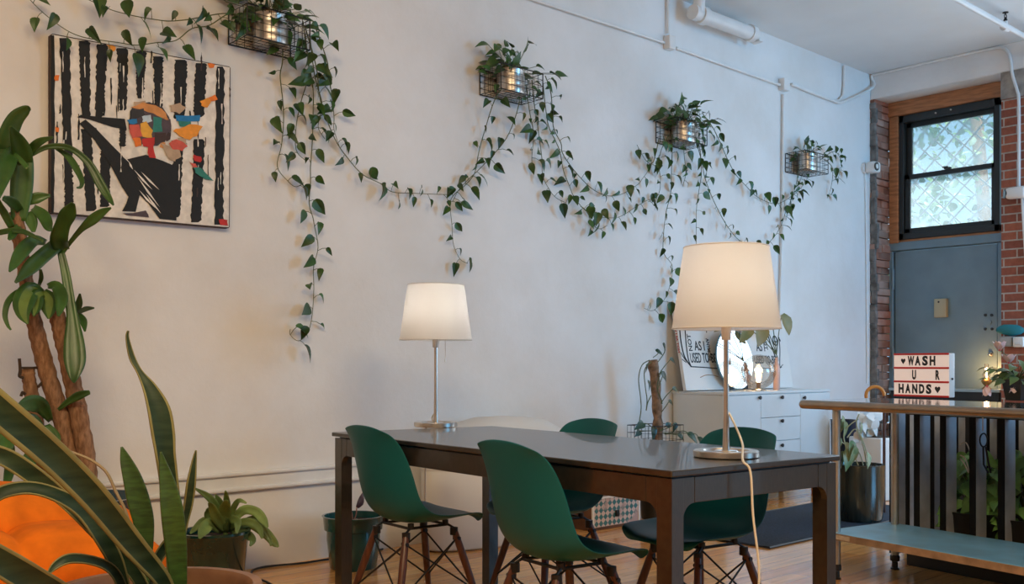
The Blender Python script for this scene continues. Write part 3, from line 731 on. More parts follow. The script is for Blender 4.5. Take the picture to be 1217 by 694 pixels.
if (_c00.y > 0) : _c00, _c10, _c01, _c11 = _c01, _c11, _c00, _c10
def bil(p):
    u = (p.x+hl)/(2*hl); v = (p.y+hw)/(2*hw)
    q = _c00*(1-u)*(1-v) + _c10*u*(1-v) + _c01*(1-u)*v + _c11*u*v
    return V((q.x, q.y, p.z))
def tbl(mb, *a, **k):
    mb.v = [bil(p) for p in mb.v]; return mb.build(*a, local=True, **k)
mb = MB(); mb.box((0,0,TZ-.009), (TL,TW,.018)); tbl(mb, 'tabletop', M['table'], table, bevel=.003)
lwa, lwb, rc = .060, .046, .044; ins = .010; az1 = TZ-.024; az0 = TZ-.098
mb = MB(); mb.box((0,0,TZ-.021), (TL-.05,TW-.05,.008)); tbl(mb, 'shadow_gap', M['black_paint'], table)
xi, yi = hl-ins, hw-ins
mb = MB()
for s in (-1,1):
    mb.box((0, s*(yi-.012), (az0+az1)/2), (2*(xi-lwa-rc)-.003, .022, az1-az0)); mb.box((s*(xi-.012), 0, (az0+az1)/2), (.022, 2*(yi-lwb-rc)-.003, az1-az0))
tbl(mb, 'apron', M['table'], table, bevel=.0015)
for sx in (-1,1):
    for sy in (-1,1):
        mb = MB()
        mb.box((sx*(xi-lwa/2), sy*(yi-lwb/2), az1/2), (lwa, lwb, az1))
        for ax in (0,1):   # leg flares into the apron with a rounded bracket
            pts = [(0,az1),(rc,az1)] + [(rc*(1-math.sin(t)), az0-rc*(1-math.cos(t))) for t in [math.pi/2*k/7 for k in range(8)]]
            if ax == 0: poly = [V((sx*(xi-lwa-u), sy*(yi-.001), v)) for u, v in pts]
            else: poly = [V((sx*(xi-.001), sy*(yi-lwb-u), v)) for u, v in pts]
            mb.prism(poly, (0,-sy*.022,0) if ax == 0 else (-sx*.022,0,0))
        tbl(mb, 'leg', M['table'], table, bevel=.002)

# ================================================================== SHELL CHAIRS
def make_chair():
    t = thing('shell_chair', '', 'chair', (0,0,0), 0, 'green shell chairs round the table')
    P = [(.243,.408,.150),(.240,.420,.185),(.205,.426,.212),(.13,.420,.229),(.05,.408,.234),(-.04,.402,.233),(-.11,.412,.230),(-.155,.440,.226),(-.185,.488,.222),(-.203,.545,.218),(-.216,.605,.213),(-.228,.665,.205),(-.238,.720,.196),(-.247,.762,.180),(-.253,.796,.160),(-.254,.806,.135)]
    rows = []
    for i, (y, z, w) in enumerate(P):
        tt = i/(len(P)-1); row = []
        for k in range(9):
            u = -1 + k/4.0; c = abs(u)**2.4
            if tt < .40: dz = (.012 + .05*min(1, max(0, (tt-.1)/.3)))*c if tt > .08 else -.012*c; dy = 0 if tt > .12 else -.035*c
            else:
                q = (tt-.40)/.60; dz = .062*(1-q)**1.2*c - (.016*c if tt > .93 else 0); dy = (.058*math.sin(math.pi*min(1, q*1.05+.12))**.8+.012)*c
            row.append(V((u*w, y+dy, z+dz)))
        rows.append(row)
    mb = MB(); mb.grid(rows); mb.build('shell', M['shell'], t, local=True, angle=180, solid=.007, subsurf=2)
    tops = {}
    for sx in (-1,1):
        for sy in (-1,1):
            a = V((sx*.115, .115 if sy > 0 else -.115, .372)); b = V((sx*.205, .205 if sy > 0 else -.215, 0))
            mb = MB(); n = 6; mb.tube([a+(b-a)*(k/n) for k in range(n+1)], [.0125,.0150,.0158,.0150,.0135,.0120,.0100], 12)
            mb.build('leg', M['walnut'], t, local=True); tops[(sx,sy)] = (a, b)
    mb = MB()
    for sx in (-1,1):
        for sy in (-1,1):
            a, b = tops[(sx,sy)]
            mb.tube([a+V((0,0,-.045)), a+V((0,0,.004)), V((a.x*.92, a.y*.78, .392))], .0055, 6)
            q = a+(b-a)*.1; mb.tube([q+V((sx*.018,0,0)), q-V((sx*.018,0,0))], .008, 8); mb.tube([a+V((0,0,-.025)), a+V((0,0,.006))], .0165, 10)
            mb.tube([V((a.x*.86, a.y*.72, .388)), V((a.x*.86, a.y*.72, .410))], .013, 8)
    mb.tube([V((-.105,.09,.390)), V((.105,.09,.390))], .006, 6); mb.tube([V((-.105,-.09,.390)), V((.105,-.09,.390))], .006, 6)
    mb.tube([V((-.10,-.085,.390)), V((-.10,.085,.390))], .006, 6); mb.tube([V((.10,-.085,.390)), V((.10,.085,.390))], .006, 6)
    mb.build('seat_mount', M['dark_metal'], t, local=True)
    mb = MB()
    L = lambda k, f: tops[k][0] + (tops[k][1]-tops[k][0])*f
    for (p, q) in (((-1,-1),(1,-1)),((1,-1),(1,1)),((1,1),(-1,1)),((-1,1),(-1,-1))):
        mb.tube([L(p,.10), L(q,.66)], .0038, 6); mb.tube([L(q,.10), L(p,.66)], .0038, 6)
    mb.build('wire_brace', M['dark_metal'], t, local=True)
    return t
ch0 = make_chair()
brot = math.atan2(tb.y, tb.x) - math.pi/2
poses = [(-.400,4.11,brot+R(2),'green shell chair pushed under the table near the teal pot, its back to the camera'),
         (.170,3.33,brot-R(1),'green shell chair under the near table corner, its back to the camera'),
         (.170,4.30,brot+math.pi,'green shell chair across the table in front of the white hamper'),
         (.692,3.69,brot+math.pi-R(2),'green shell chair across the table in front of the white cabinet')]
for i, (la, de, rz, lab) in enumerate(poses):
    o = ch0 if i == 0 else copy_tree(ch0)
    o.location = W(la, de); o.rotation_euler = (0,0,rz); o['label'] = lab

# ================================================================== TABLE LAMPS
def shade_mat():
    m, N, L, b = new_mat('linen_shade'); N.remove(b)
    d = N.new('ShaderNodeBsdfDiffuse'); t = N.new('ShaderNodeBsdfTranslucent'); x = N.new('ShaderNodeMixShader')
    d.inputs[0].default_value = (.80,.80,.80,1); t.inputs[0].default_value = (.90,.88,.84,1); x.inputs[0].default_value = .55
    tc = N.new('ShaderNodeTexCoord'); mp = N.new('ShaderNodeMapping'); mp.inputs['Scale'].default_value = (40,40,420)
    n = N.new('ShaderNodeTexNoise'); n.inputs['Scale'].default_value = 1; bp = N.new('ShaderNodeBump'); bp.inputs['Strength'].default_value = .25; bp.inputs['Distance'].default_value = .002
    L.new(tc.outputs['Object'], mp.inputs[0]); L.new(mp.outputs[0], n.inputs['Vector']); L.new(n.outputs['Fac'], bp.inputs['Height']); L.new(bp.outputs[0], d.inputs['Normal'])
    L.new(d.outputs[0], x.inputs[1]); L.new(t.outputs[0], x.inputs[2]); L.new(x.outputs[0], N['Material Output'].inputs[0]); return m
M['shade'] = shade_mat(); M['bulb'] = emit('warm_bulb', (1,.92,.8), 3)
def lamp(px, py, lab, chain, power):
    p = at_z(px, py, TZ); t = thing('table_lamp', lab, 'lamp', (p.x, p.y, TZ), group='table lamps on the dark table')
    c = (p.x, p.y, TZ+.0005)
    mb = MB(); mb.lathe([(.100,0),(.104,.003),(.104,.019),(.101,.022),(.074,.022),(.070,.015),(.040,.015),(.036,.021),(.0,.021)], c, 40, cap_lo=True); mb.build('base', M['nickel'], t)
    mb = MB(); mb.lathe([(.0125,.018),(.0105,.06),(.0090,.14),(.0085,.25),(.0085,.395)], c, 16); mb.build('pole', M['nickel'], t)
    mb = MB(); mb.lathe([(.0145,.375),(.0155,.38),(.0155,.415),(.020,.42),(.020,.475),(.012,.48)], c, 18, cap_lo=True, cap_hi=True); mb.build('socket', M['white_plastic'], t)
    mb = MB(); mb.lathe([(.012,.478),(.02,.50),(.030,.53),(.030,.55),(.018,.575),(.001,.582)], c, 18); mb.build('bulb', M['bulb'], t)
    z0, z1 = .412, .672
    mb = MB(); mb.lathe([(.173,z0),(.171,z0+.01),(.1355,z1-.004),(.135,z1)], c, 56); sh = mb.build('lamp_shade', M['shade'], t, angle=180)
    mb = MB()
    for k in range(3):
        a = 2.1*k+.4; mb.tube([V(c)+V((.018*math.cos(a),.018*math.sin(a),.445)), V(c)+V((.167*math.cos(a),.167*math.sin(a),.437))], .0018, 6)
    for (rr, zz) in ((.1728,z0),(.1352,z1)):
        rb = MB(); rb.tube([V(c)+V((rr*math.cos(a),rr*math.sin(a),zz)) for a in [2*math.pi*k/48 for k in range(48)]], .0022, 5, closed=True); rb.build('wire_ring', M['white_paint'], sh)
    mb.build('shade_spider', M['white_paint'], sh)
    q = V(c) + RT*chain[0]*.05; z2 = chain[1]
    mb = MB(); mb.tube([q+V((0,0,.44)), q+V((0,0,z2))], .0012, 5); mb.lathe([(.001,z2+.002),(.0025,z2-.008),(.0035,z2-.022),(.001,z2-.024)], (q.x,q.y,TZ), 10); mb.build('pull_cord', M['nickel'], t)
    l = bpy.data.lights.new('lamp_light', 'POINT'); l.energy = power; l.color = (1,.97,.92); l.shadow_soft_size = .035
    lo = bpy.data.objects.new('lamp_light', l); COL.objects.link(lo); lo.location = (p.x, p.y, TZ+.555)
    return t, V(c)
l1, c1 = lamp(518, 507, 'lit table lamp standing at the wall end of the dark table, with white shade', (.9,.33), 2.9)
l2, c2 = lamp(863, 543, 'lit table lamp at the near corner of the dark table, its white cord hanging down', (.25,.32), 1.45)
s = c2 + V((0,0,.135)); e2 = at_z(893, 553, TZ)
ec = D_ + tb*((e2-D_).dot(tb)); out = ta
mb = MB(); mb.tube(smooth_path([s - RT*.004 + UP*.012, s + RT*.004 + UP*.012, s + RT*.02 - FW*.012 + UP*-.02, s + RT*.045 - FW*.03 - UP*.09, V((ec.x,ec.y,TZ+.012))-ta*.015, V((ec.x,ec.y,TZ-.02))+ta*.014, V((ec.x,ec.y,.60))+ta*.02+tb*.005, V((ec.x,ec.y,.42))+ta*.03+tb*.02, V((ec.x,ec.y,.2))+ta*.03-tb*.01, V((ec.x,ec.y,.006))+ta*.05+tb*.05, V((ec.x,ec.y,.006))+ta*.35+tb*.1], 8), .0036, 8)
mb.build('cord', M['white_cord'], l2)
s = c1 + V((0,0,.07)); wa = A + tb*((c1-A).dot(tb)) 
mb = MB(); mb.tube(smooth_path([s, s - FW*-.02 - RT*.02 - UP*.03, V((wa.x,wa.y,TZ+.008))+ta*.06-tb*.0, V((wa.x,wa.y,TZ+.005))-ta*.005, V((wa.x,wa.y,TZ-.06))-ta*.02, V((wa.x,wa.y,.4))-ta*.03, V((wa.x,wa.y,.008))-ta*.02, V((wa.x,wa.y,.008))+ta*.4-tb*.35, V((wa.x,wa.y,.008))+ta*.9-tb*.4], 8), .0034, 8)
mb.build('cord', M['white_cord'], l1)

# ================================================================== WHITE HAMPER BEHIND THE TABLE
hx, hy = 3.93, WY-.235
t = thing('laundry_hamper', 'large white fabric hamper between the table end and the wall', 'hamper', (hx, hy, 0))
M['white_cloth'] = mat('white_cotton', (.72,.70,.67), .85, bump=.25, bscale=6)
mb = MB(); mb.lathe([(.50,.0),(.535,.012),(.548,.06),(.548,.50)], (hx,hy,0), 48, sx=1, sy=.37, cap_lo=True); mb.build('body', M['white_cloth'], t)
mb = MB(); mb.lathe([(.556,.46),(.560,.50),(.55,.57),(.50,.645),(.38,.70),(.2,.73),(.001,.738)], (hx,hy,0), 48, sx=1, sy=.37)
for i, v in enumerate(mb.v): mb.v[i] = v + V((0,0,.012*mnoise.noise(v*5)))
mb.build('cover', M['white_cloth'], t)

# ================================================================== CABINET AND WHAT STANDS ON IT
cbl = at_y(801, 467, WY-.02); cx0 = cbl.x; cfy = WY-.47; cx1 = at_y(985.5, 465.5, cfy).x; ctz = at_y(858, 466.5, cfy).z
def cf(px, py, o=0): return at_y(px, py, cfy-o)
t = thing('cabinet', 'white cabinet with doors, drawers and orange wooden feet against the long wall', 'cabinet', ((cx0+cx1)/2, WY-.24, 0))
cz0 = .16
mb = MB(); mb.box(((cx0+cx1)/2, (cfy+.012+WY-.012)/2, (cz0+ctz-.02)/2), (cx1-cx0, WY-.024-cfy, ctz-.02-cz0)); mb.build('body', M['cab'], t, bevel=.002)
mb = MB(); mb.box(((cx0+cx1)/2, (cfy-.006+WY-.01)/2, ctz-.01), (cx1-cx0+.012, WY-.01-cfy+.006, .02)); mb.build('top', M['cab'], t, bevel=.002)
xd = [cx0+.002, cf(903,500).x, cf(950,500).x, cx1-.002]
zr = [ctz-.024, cf(926,495.5).z, cf(926,523.5).z, cz0+.004]
def front(nm, xa, xb, za, zb2, kx, kz):
    mb = MB(); mb.box(((xa+xb)/2, cfy, (za+zb2)/2), (xb-xa-.004, .018, za-zb2-.004)); o = mb.build(nm, M['cab'], t, bevel=.0015)
    mb = MB(); mb.tube([(kx, cfy-.008, kz), (kx, cfy-.022, kz)], .006, 8); mb.tube([(kx, cfy-.02, kz), (kx, cfy-.028, kz)], .014, 12); mb.build('knob', M['black_plastic'], o)
front('door', xd[0], xd[1], zr[0], zr[3], cf(900.5,472).x, cf(900,472.5).z)
for k in range(3): 
    zk = (cf(927,472).z, cf(927,500).z, cf(927,529).z)[k]
    front('drawer', xd[1], xd[2], zr[k], zr[k+1], cf(927,500).x, zk)
front('door', xd[2], xd[3], zr[0], zr[3], cf(953.5,472).x, cf(953,472.5).z)
for xx in (cx0+.1, cx1-.1):
    for yy in (cfy+.08, WY-.09):
        mb = MB(); mb.tube([(xx,yy,cz0), (xx,yy,0)], [.026,.018], 12); mb.build('foot', mat('orange_beech', (.42,.13,.03), .4), t)

def text_mesh(body, size, xs=1.0, bold=0.0, extr=.0005):
    cu = bpy.data.curves.new('lettering', 'FONT'); cu.body = body; cu.size = size; cu.extrude = extr; cu.offset = bold; cu.resolution_u = 3
    ob = bpy.data.objects.new('tmp_lettering', cu); COL.objects.link(ob)
    dg = bpy.context.evaluated_depsgraph_get(); dg.update()
    me = bpy.data.meshes.new_from_object(ob.evaluated_get(dg)); bpy.data.objects.remove(ob); bpy.data.curves.remove(cu)
    vs = [V((v.co.x*xs, v.co.y, v.co.z)) for v in me.vertices]; fs = [list(p.vertices) for p in me.polygons]; bpy.data.meshes.remove(me)
    x0 = min(v.x for v in vs); x1 = max(v.x for v in vs)
    return [v - V((x0,0,0)) for v in vs], fs, x1-x0
def put_text(mb, body, org, ux, uy, size, xs=1.0, bold=0.0, width=None, mi=0):
    vs, fs, w = text_mesh(body, size, xs, bold); k = (width/w) if width else 1.0
    n = ux.cross(uy)
    mb.add([org + ux*(v.x*k) + uy*v.y + n*v.z for v in vs], fs, mi)

# two leaning lettered canvases, mirror, globe lamp, leaf in a bottle
M['art_white'] = mat('primed_canvas', (.74,.72,.69), .6, bump=.1, bscale=200)
M['ink'] = mat('black_ink', (.02,.025,.03), .6); M['red_ink'] = mat('red_ink', (.45,.05,.04), .6); M['tan_ink'] = mat('tan_ink', (.45,.27,.16), .6)
def lettered(px0, px1, ytop, ybot, lab, yb_, yt_):
    """canvas leaning on the wall; the frame of its face is spanned by pixel bounds on its own plane"""
    a = at_y(px0, ybot, yb_); b = at_y(px1, ybot, yb_); z0 = ctz+.008
    h = at_y(px0, ytop, (yb_+yt_)/2).z - z0
    p0 = V((a.x, yb_, z0)); p1 = V((b.x, yb_, z0)); up = V((0, yt_-yb_, h)); L_ = up.length; uy = up.normalized(); ux = V((1,0,0)); n = ux.cross(uy)
    t = thing('lettered_canvas', lab, 'canvas print', (p0.x, yb_, z0), group='lettered canvases on the white cabinet')
    w = p1.x-p0.x; th = .028
    mb = MB(); f = [p0, p1, p1+up, p0+up]; mb.prism([q+V((0,0,.0)) for q in f], -n*th); mb.build('canvas', M['art_white'], t, bevel=.003)
    S = lambda u, v: p0 + ux*(w*u) + uy*(L_*v) + n*.0012
    return t, S, ux, uy, n, w, L_
t, S, ux, uy, n, w, hgt = lettered(815.5, 873, 357, 465.5, 'white lettered canvas leaning behind the near lamp, red writing down its edge', WY-.17, WY-.05)
ink = MB()
def line(pts, r=.004, mi=0): ink.tube(smooth_path([S(u,v) for u,v in pts], 5), r, 5, mi)
def pu(pts, x0, x1, y0, y1): return [((x-x0)/(x1-x0), (y1-y)/(y1-y0)) for x, y in pts]
Lc = lambda pts: pu(pts, 815.5, 873, 357, 465.5)
line(Lc([(823,365),(819,385),(817.5,405),(819,425),(825,437)]), .006); line(Lc([(829,365),(825,385),(823,410),(823,428),(825,437)]), .005); line(Lc([(825,437),(840,438),(862,440)]), .004)
line(Lc([(811.5+4,420),(819,428),(825,436)]), .003); line(Lc([(815.8,428),(820,432)]), .003); line(Lc([(834,450),(840,447.5),(848,447.5),(855,449.5)]), .003, 1)
w_ = lambda a, b: w*(b-a)/57.5
put_text(ink, 'NOT', S(*Lc([(829.3,418)])[0]), uy, -ux, .06, .8, .0012, width=hgt*.19)
put_text(ink, 'AS I', S(*Lc([(832,417)])[0]), ux, uy, .10, .6, .0016, width=w_(832,844)); put_text(ink, 'USED TO', S(*Lc([(825.5,432)])[0]), ux, uy, .105, .6, .0016, width=w_(825.5,847))
put_text(ink, 'BE', S(*Lc([(850,432)])[0]), ux, uy, .10, .6, .0016, width=w_(850,856)); put_text(ink, 'ANYMORE', S(*Lc([(847,402)])[0]), -uy, ux, .05, .7, .001, width=hgt*.26)
line(Lc([(846,366),(850,380),(849,395)]), .003)
ink.build('lettering', [M['ink'], M['tan_ink']], t)
ed = MB(); pe = S(0,.42) - n*.022 - ux*.0018
put_text(ed, 'NOT AS I USED', pe, uy, n, .022, .9, .0008, width=hgt*.36); ed.build('edge_lettering', M['red_ink'], t)
t, S, ux, uy, n, w, hgt = lettered(893, 943, 372, 462.5, 'white lettered canvas leaning on the wall behind the glass globe lamp', WY-.15, WY-.05)
ink = MB(); Lc = lambda pts: pu(pts, 893, 943, 372, 462.5); w_ = lambda a, b: w*(b-a)/50
put_text(ink, 'AS I', S(*Lc([(905,417.5)])[0]), ux, uy, .10, .6, .0016, width=w_(905,915)); put_text(ink, 'USED TO BE', S(*Lc([(901,432.5)])[0]), ux, uy, .09, .6, .0016, width=w_(901,926))
put_text(ink, 'NOT', S(*Lc([(915,398)])[0]), -uy, ux, .06, .7, .0012, width=hgt*.2)
line(Lc([(920,385),(921.5,402),(925,420),(929.5,438)]), .006); line(Lc([(934,400),(933,415),(931,428),(929.5,438)]), .004); line(Lc([(929.5,438),(934,434)]), .003); line(Lc([(927,440),(932,437)]), .003); line(Lc([(905,438),(918,439),(929,438)]), .003)
line(Lc([(926,404),(927.5,399),(930,400),(931,406),(929.5,410),(927,409),(926,404)]), .005); line(Lc([(927.5,405),(929.5,406)]), .007)
line(Lc([(925,449),(928,449.5)]), .003); line(Lc([(934.5,402),(935,405)]), .004)
ink.build('lettering', [M['ink'], M['tan_ink']], t)
# round mirror
mc = at_y(875, 427, WY-.21); mr_ = abs(at_y(895,418,WY-.22).x - mc.x)*.98
t = thing('round_mirror', 'round frameless mirror leaning between the two lettered canvases', 'mirror', (mc.x, WY-.22, ctz))
rad = (mc.z-ctz)*.985
M['mirror'] = mat('mirror_silver', (.86,.90,.93), .02, metal=1)
q = Matrix.Rotation(R(-9), 3, 'X')
def disc(mb, r, y0, y1, mi=0):
    n_ = 56; a = [q @ V((r*math.cos(2*math.pi*k/n_), y0, r*math.sin(2*math.pi*k/n_))) + V((mc.x, WY-.195, ctz+.004+rad)) for k in range(n_)]
    mb.prism(a, q @ V((0, y1-y0, 0)), mi)
mb = MB(); disc(mb, rad, -.004, .008); mb.build('backing', mat('blue_glass_edge', (.10,.22,.28), .15), t)
mb = MB(); disc(mb, rad-.006, -.0062, -.0042); mb.build('glass', M['mirror'], t)
# globe lamp
g = at_y(901.5, 447, cfy+.115); gr = 20.5/F*(g-CAM).dot(FW)
t = thing('globe_lamp', 'glass globe lamp with glowing bulb on the white cabinet', 'lamp', (g.x, g.y, ctz))
mb = MB(); mb.lathe([(.05,0.001),(.052,.006),(.045,.012),(.03,.014),(.02,.02)], (g.x,g.y,ctz), 24, cap_lo=True, cap_hi=True); mb.build('base', M['nickel'], t)
mb = MB(); mb.lathe([(.016,.018),(.016,.065)], (g.x,g.y,ctz), 16, cap_lo=True, cap_hi=True); mb.build('socket', mat('warm_wood', (.30,.16,.08), .5), t)
mb = MB(); mb.lathe([(.013,.064),(.019,.09),(.021,.115),(.019,.15),(.008,.165),(.001,.167)], (g.x,g.y,ctz), 16); mb.build('bulb', emit('globe_bulb', (1,.66,.34), 25), t)
mb = MB(); mb.sphere((g.x,g.y,ctz+.012+gr), gr, 40, 24); mb.build('globe', M['clear_glass'] if 'clear_glass' in M else glass('clear_glass', (.95,.90,.84)), t, angle=180)
l = bpy.data.lights.new('globe_light', 'POINT'); l.energy = 4; l.color = (1,.66,.36); l.shadow_soft_size = .03
lo = bpy.data.objects.new('globe_light', l); COL.objects.link(lo); lo.location = (g.x, g.y, ctz+.13)
# bottle with big leaves
b = at_y(923, 462, cfy+.12); 
t = thing('leaf_in_bottle', 'pink glass bottle with large olive green leaves beside the globe lamp', 'plant in bottle', (b.x, b.y, ctz))
mb = MB(); mb.lathe([(.022,.001),(.026,.006),(.026,.16),(.023,.19),(.012,.215),(.011,.25),(.013,.252)], (b.x,b.y,ctz), 20, cap_lo=True, cap_hi=True); mb.build('bottle', mat('pink_glass', (.60,.40,.34), .2), t)
stem = V((b.x,b.y,ctz+.24)); M['olive'] = mat('olive_leaf', (.13,.14,.035), .4, col2=(.30,.20,.05), scale=7)
ends = [(at_y(929,374,b.y), V((.25,-.3,-.6)), .17, .13), (at_y(893,386,b.y-.05), V((-.9,-.4,-.45)), .24, .09), (at_y(868,378,b.y-.05), V((-1,-.3,-.35)), .22, .08), (at_y(905,383,b.y-.02), V((-.5,-.4,-.8)), .20, .13), (at_y(915,372,b.y), V((-.3,-.5,.1)), .18,.11)]
st = MB(); lf = MB()
for (e, d, L_, w_) in ends:
    st.tube(smooth_path([stem+V((0,0,-.05)), stem+V((0,0,.03)), (stem+e)/2+V((0,0,.05)), e], 5), .0035, 6); lf.leaf(e, d, V((-.2,-1,.5)), L_, w_, .3, .25, kind='oval')
st.build('stem', M['vine'], t); lf.build('leaves', M['olive'], t)

# ================================================================== TOTEM PLANT, BOX, RUG
tp = at_y(779, 515, WY-.33)
t = thing('totem_plant', 'climbing philodendron on a mossy pole in a wire cage beside the white cabinet', 'plant', (tp.x, tp.y, 0))
zr0, zr1 = at_y(779,540,tp.y).z, at_y(779,505,tp.y).z; rr = .13
mb = MB(); mb.lathe([(rr*.72,.0),(rr*.76,.01),(rr*.98,zr0-.01),(rr*1.0,zr0),(rr*.9,zr0),(rr*.88,zr0-.04)], (tp.x,tp.y,0), 28, cap_lo=True); mb.build('pot', M['black_plastic'], t)
mb = MB(); mb.lathe([(.001,zr0-.03),(rr*.9,zr0-.032)], (tp.x,tp.y,0), 24); mb.build('soil', M['soil'], t)
mb = MB()
for k in range(5):
    z = zr0 + (zr1-zr0)*k/4 if k else zr0-.01
    mb.tube([V((tp.x+sx*.15, tp.y+sy*.12, z)) for sx, sy in ((-1,-1),(1,-1),(1,1),(-1,1))], .0018 if k < 4 else .003, 5, closed=True)
for k in range(9):
    f = -1+k/4
    for sy in (-1,1): mb.tube([(tp.x+f*.15, tp.y+sy*.12, zr0-.01), (tp.x+f*.15, tp.y+sy*.12, zr1)], .0018, 4)
for sx in (-1,1):
    for f in (-.5,0,.5): mb.tube([(tp.x+sx*.15, tp.y+f*.12, zr0-.01), (tp.x+sx*.15, tp.y+f*.12, zr1)], .0018, 4)
mb.build('wire_cage', M['dark_metal'], t)
ptop = at_y(776, 428, tp.y); pole = [V((tp.x+.01,tp.y,zr0-.05)), at_y(782,515,tp.y), at_y(780,470,tp.y), ptop]
mb = MB(); pp = smooth_path(pole, 7); mb.tube(pp, [.033+.004*math.sin(i*1.7) for i in range(len(pp))], 14)
mb.v = [v + V((mnoise.noise(v*30), mnoise.noise(v*30+V((5,5,5))), 0))*.006 for v in mb.v]
mb.build('moss_pole', mat('mossy_bark', (.33,.21,.14), .95, col2=(.12,.08,.05), scale=25, bump=1, bscale=60), t)
vn = MB(); lf = MB(); yv = tp.y-.05
def stemleaf(pts, L_, w_, d, dark=True):
    P = [at_y(px,py,yv+vr.uniform(-.03,.02)) for px,py in pts]; vn.tube(smooth_path(P,4), .003, 5); lf.leaf(P[-1], d, V((vr.uniform(-.3,.3),-1,.5)), L_, w_, .3, .3)
for pts, L_, w_, d in (([(782,430),(790,418),(788,409)],.065,.04,V((.8,0,-.6))), ([(776,425),(782,420),(780,417)],.085,.04,V((1,-.2,-.3))), ([(783,445),(790,435),(797,427)],.09,.045,V((1,0,-.35))),
   ([(782,462),(788,445),(786,443)],.085,.05,V((.7,-.2,-.7))), ([(785,480),(792,470),(800,462)],.10,.04,V((1,0,-.2))), ([(786,490),(792,482),(795,477)],.08,.04,V((1,0,-.35))), ([(772,455),(770,453)],.07,.045,V((.3,-.2,-1))),
   ([(770,432),(768,434)],.06,.03,V((.1,0,-1))), ([(778,510),(770,504),(764,503)],.09,.06,V((-.9,-.2,-.3))), ([(780,510),(776,508)],.09,.06,V((-.1,-.3,-1))), ([(785,512),(797,507),(802,503)],.06,.05,V((-.2,-.2,-1))), ([(784,512),(792,506)],.05,.04,V((.6,-.2,.3))),
   ([(776,512),(764,512),(760,512)],.06,.05,V((-.8,-.3,-.5))), ([(788,514),(800,516),(806,517)],.07,.05,V((.7,-.3,-.4)))):
    stemleaf(pts, L_, w_, d)
for pts in ([(772,428),(763,434),(759,450),(761,470),(762,485),(760,500)], [(774,430),(766,440),(767,460),(769,475),(768,487)], [(774,470),(770,478),(768,488)], [(786,440),(781,460),(786,475),(787,480)]):
    vn.tube(smooth_path([at_y(px,py,yv) for px,py in pts],5), .0035, 6)
# leaves reaching over the cage, low one hanging down by the box
for pts, L_, w_, d in (([(790,515),(812,512),(818,516)],.10,.07,V((.5,-.5,-.5))), ([(790,516),(824,515),(830,521)],.11,.08,V((.3,-.4,-.7)))): stemleaf(pts, L_, w_, d)
vn.build('vine', M['vine'], t); lf.build('leaves', mat('dark_philodendron', (.010,.045,.022), .35, island=.3), t)
# checkered storage box
xa, xb, yf = at_z(702,631.6,0).x, at_z(756,622,0).x, 4.24
t = thing('storage_box', 'checkered teal and pink storage box on the floor behind the far chair', 'box', ((xa+xb)/2, yf, 0))
def check_mat():
    m, N, L, b = new_mat('teal_pink_check'); tc = N.new('ShaderNodeTexCoord'); ck = N.new('ShaderNodeTexChecker'); mp = N.new('ShaderNodeMapping')
    mp.inputs['Rotation'].default_value = (0,R(45),0); mp.inputs['Location'].default_value = (0,.01,0)
    L.new(tc.outputs['Object'], mp.inputs[0]); L.new(mp.outputs[0], ck.inputs['Vector']); ck.inputs['Scale'].default_value = 34
    ck.inputs['Color1'].default_value = (.04,.17,.19,1); ck.inputs['Color2'].default_value = (.62,.50,.47,1)
    n = N.new('ShaderNodeTexNoise'); n.inputs['Scale'].default_value = 9; L.new(tc.outputs['Object'], n.inputs['Vector'])
    mx = N.new('ShaderNodeMix'); mx.data_type = 'RGBA'; mr = N.new('ShaderNodeMapRange'); mr.inputs[1].default_value = .52; mr.inputs[2].default_value = .62
    L.new(n.outputs['Fac'], mr.inputs[0]); L.new(mr.outputs[0], mx.inputs['Factor']); L.new(ck.outputs['Color'], mx.inputs['A']); mx.inputs['B'].default_value = (.45,.33,.32,1)
    L.new(mx.outputs['Result'], b.inputs['Base Color']); b.inputs['Roughness'].default_value = .4; return m
bh = .21
mb = MB(); mb.box(((xa+xb)/2, yf+.13, bh/2), (xb-xa, .24, bh)); mb.build('body', mat('brown_box_wood', (.12,.055,.028), .6, var=.3), t, bevel=.004)
mb = MB(); mb.box(((xa+xb)/2, yf+.004, bh/2+.006), (xb-xa-.02, .006, bh-.03)); mb.build('front_panel', check_mat(), t)
mb = MB()
for xx in (xa+.006, xb-.006): mb.box((xx, yf+.002, bh/2), (.012, .012, bh))
mb.box(((xa+xb)/2, yf+.002, bh-.006), (xb-xa, .012, .012)); mb.build('edge_trim', M['white_plastic'], t)
mb = MB(); mb.rbox(((xa+xb)/2, yf-.006, bh*.45), (.03,.016,.04), .004); mb.build('clasp', M['dark_metal'], t)
# navy runner
x1 = 7.0; xa, ya, yb2 = 4.86, 3.15, 3.98
t = thing('runner_rug', 'dark navy runner rug on the oak floor in front of the cabinet', 'rug', ((xa+x1)/2, (ya+yb2)/2, 0))
mb = MB(); mb.rbox(((xa+x1)/2, (ya+yb2)/2, .006), (x1-xa-.06, yb2-ya-.06, .010), .004); mb.build('pile', M['rug'], t)
mb = MB(); mb.tube([(xa+.02,ya+.02,.007),(x1-.02,ya+.02,.007),(x1-.02,yb2-.02,.007),(xa+.02,yb2-.02,.007)], .0065, 6, closed=True); mb.build('binding', M['black_paint'], t)
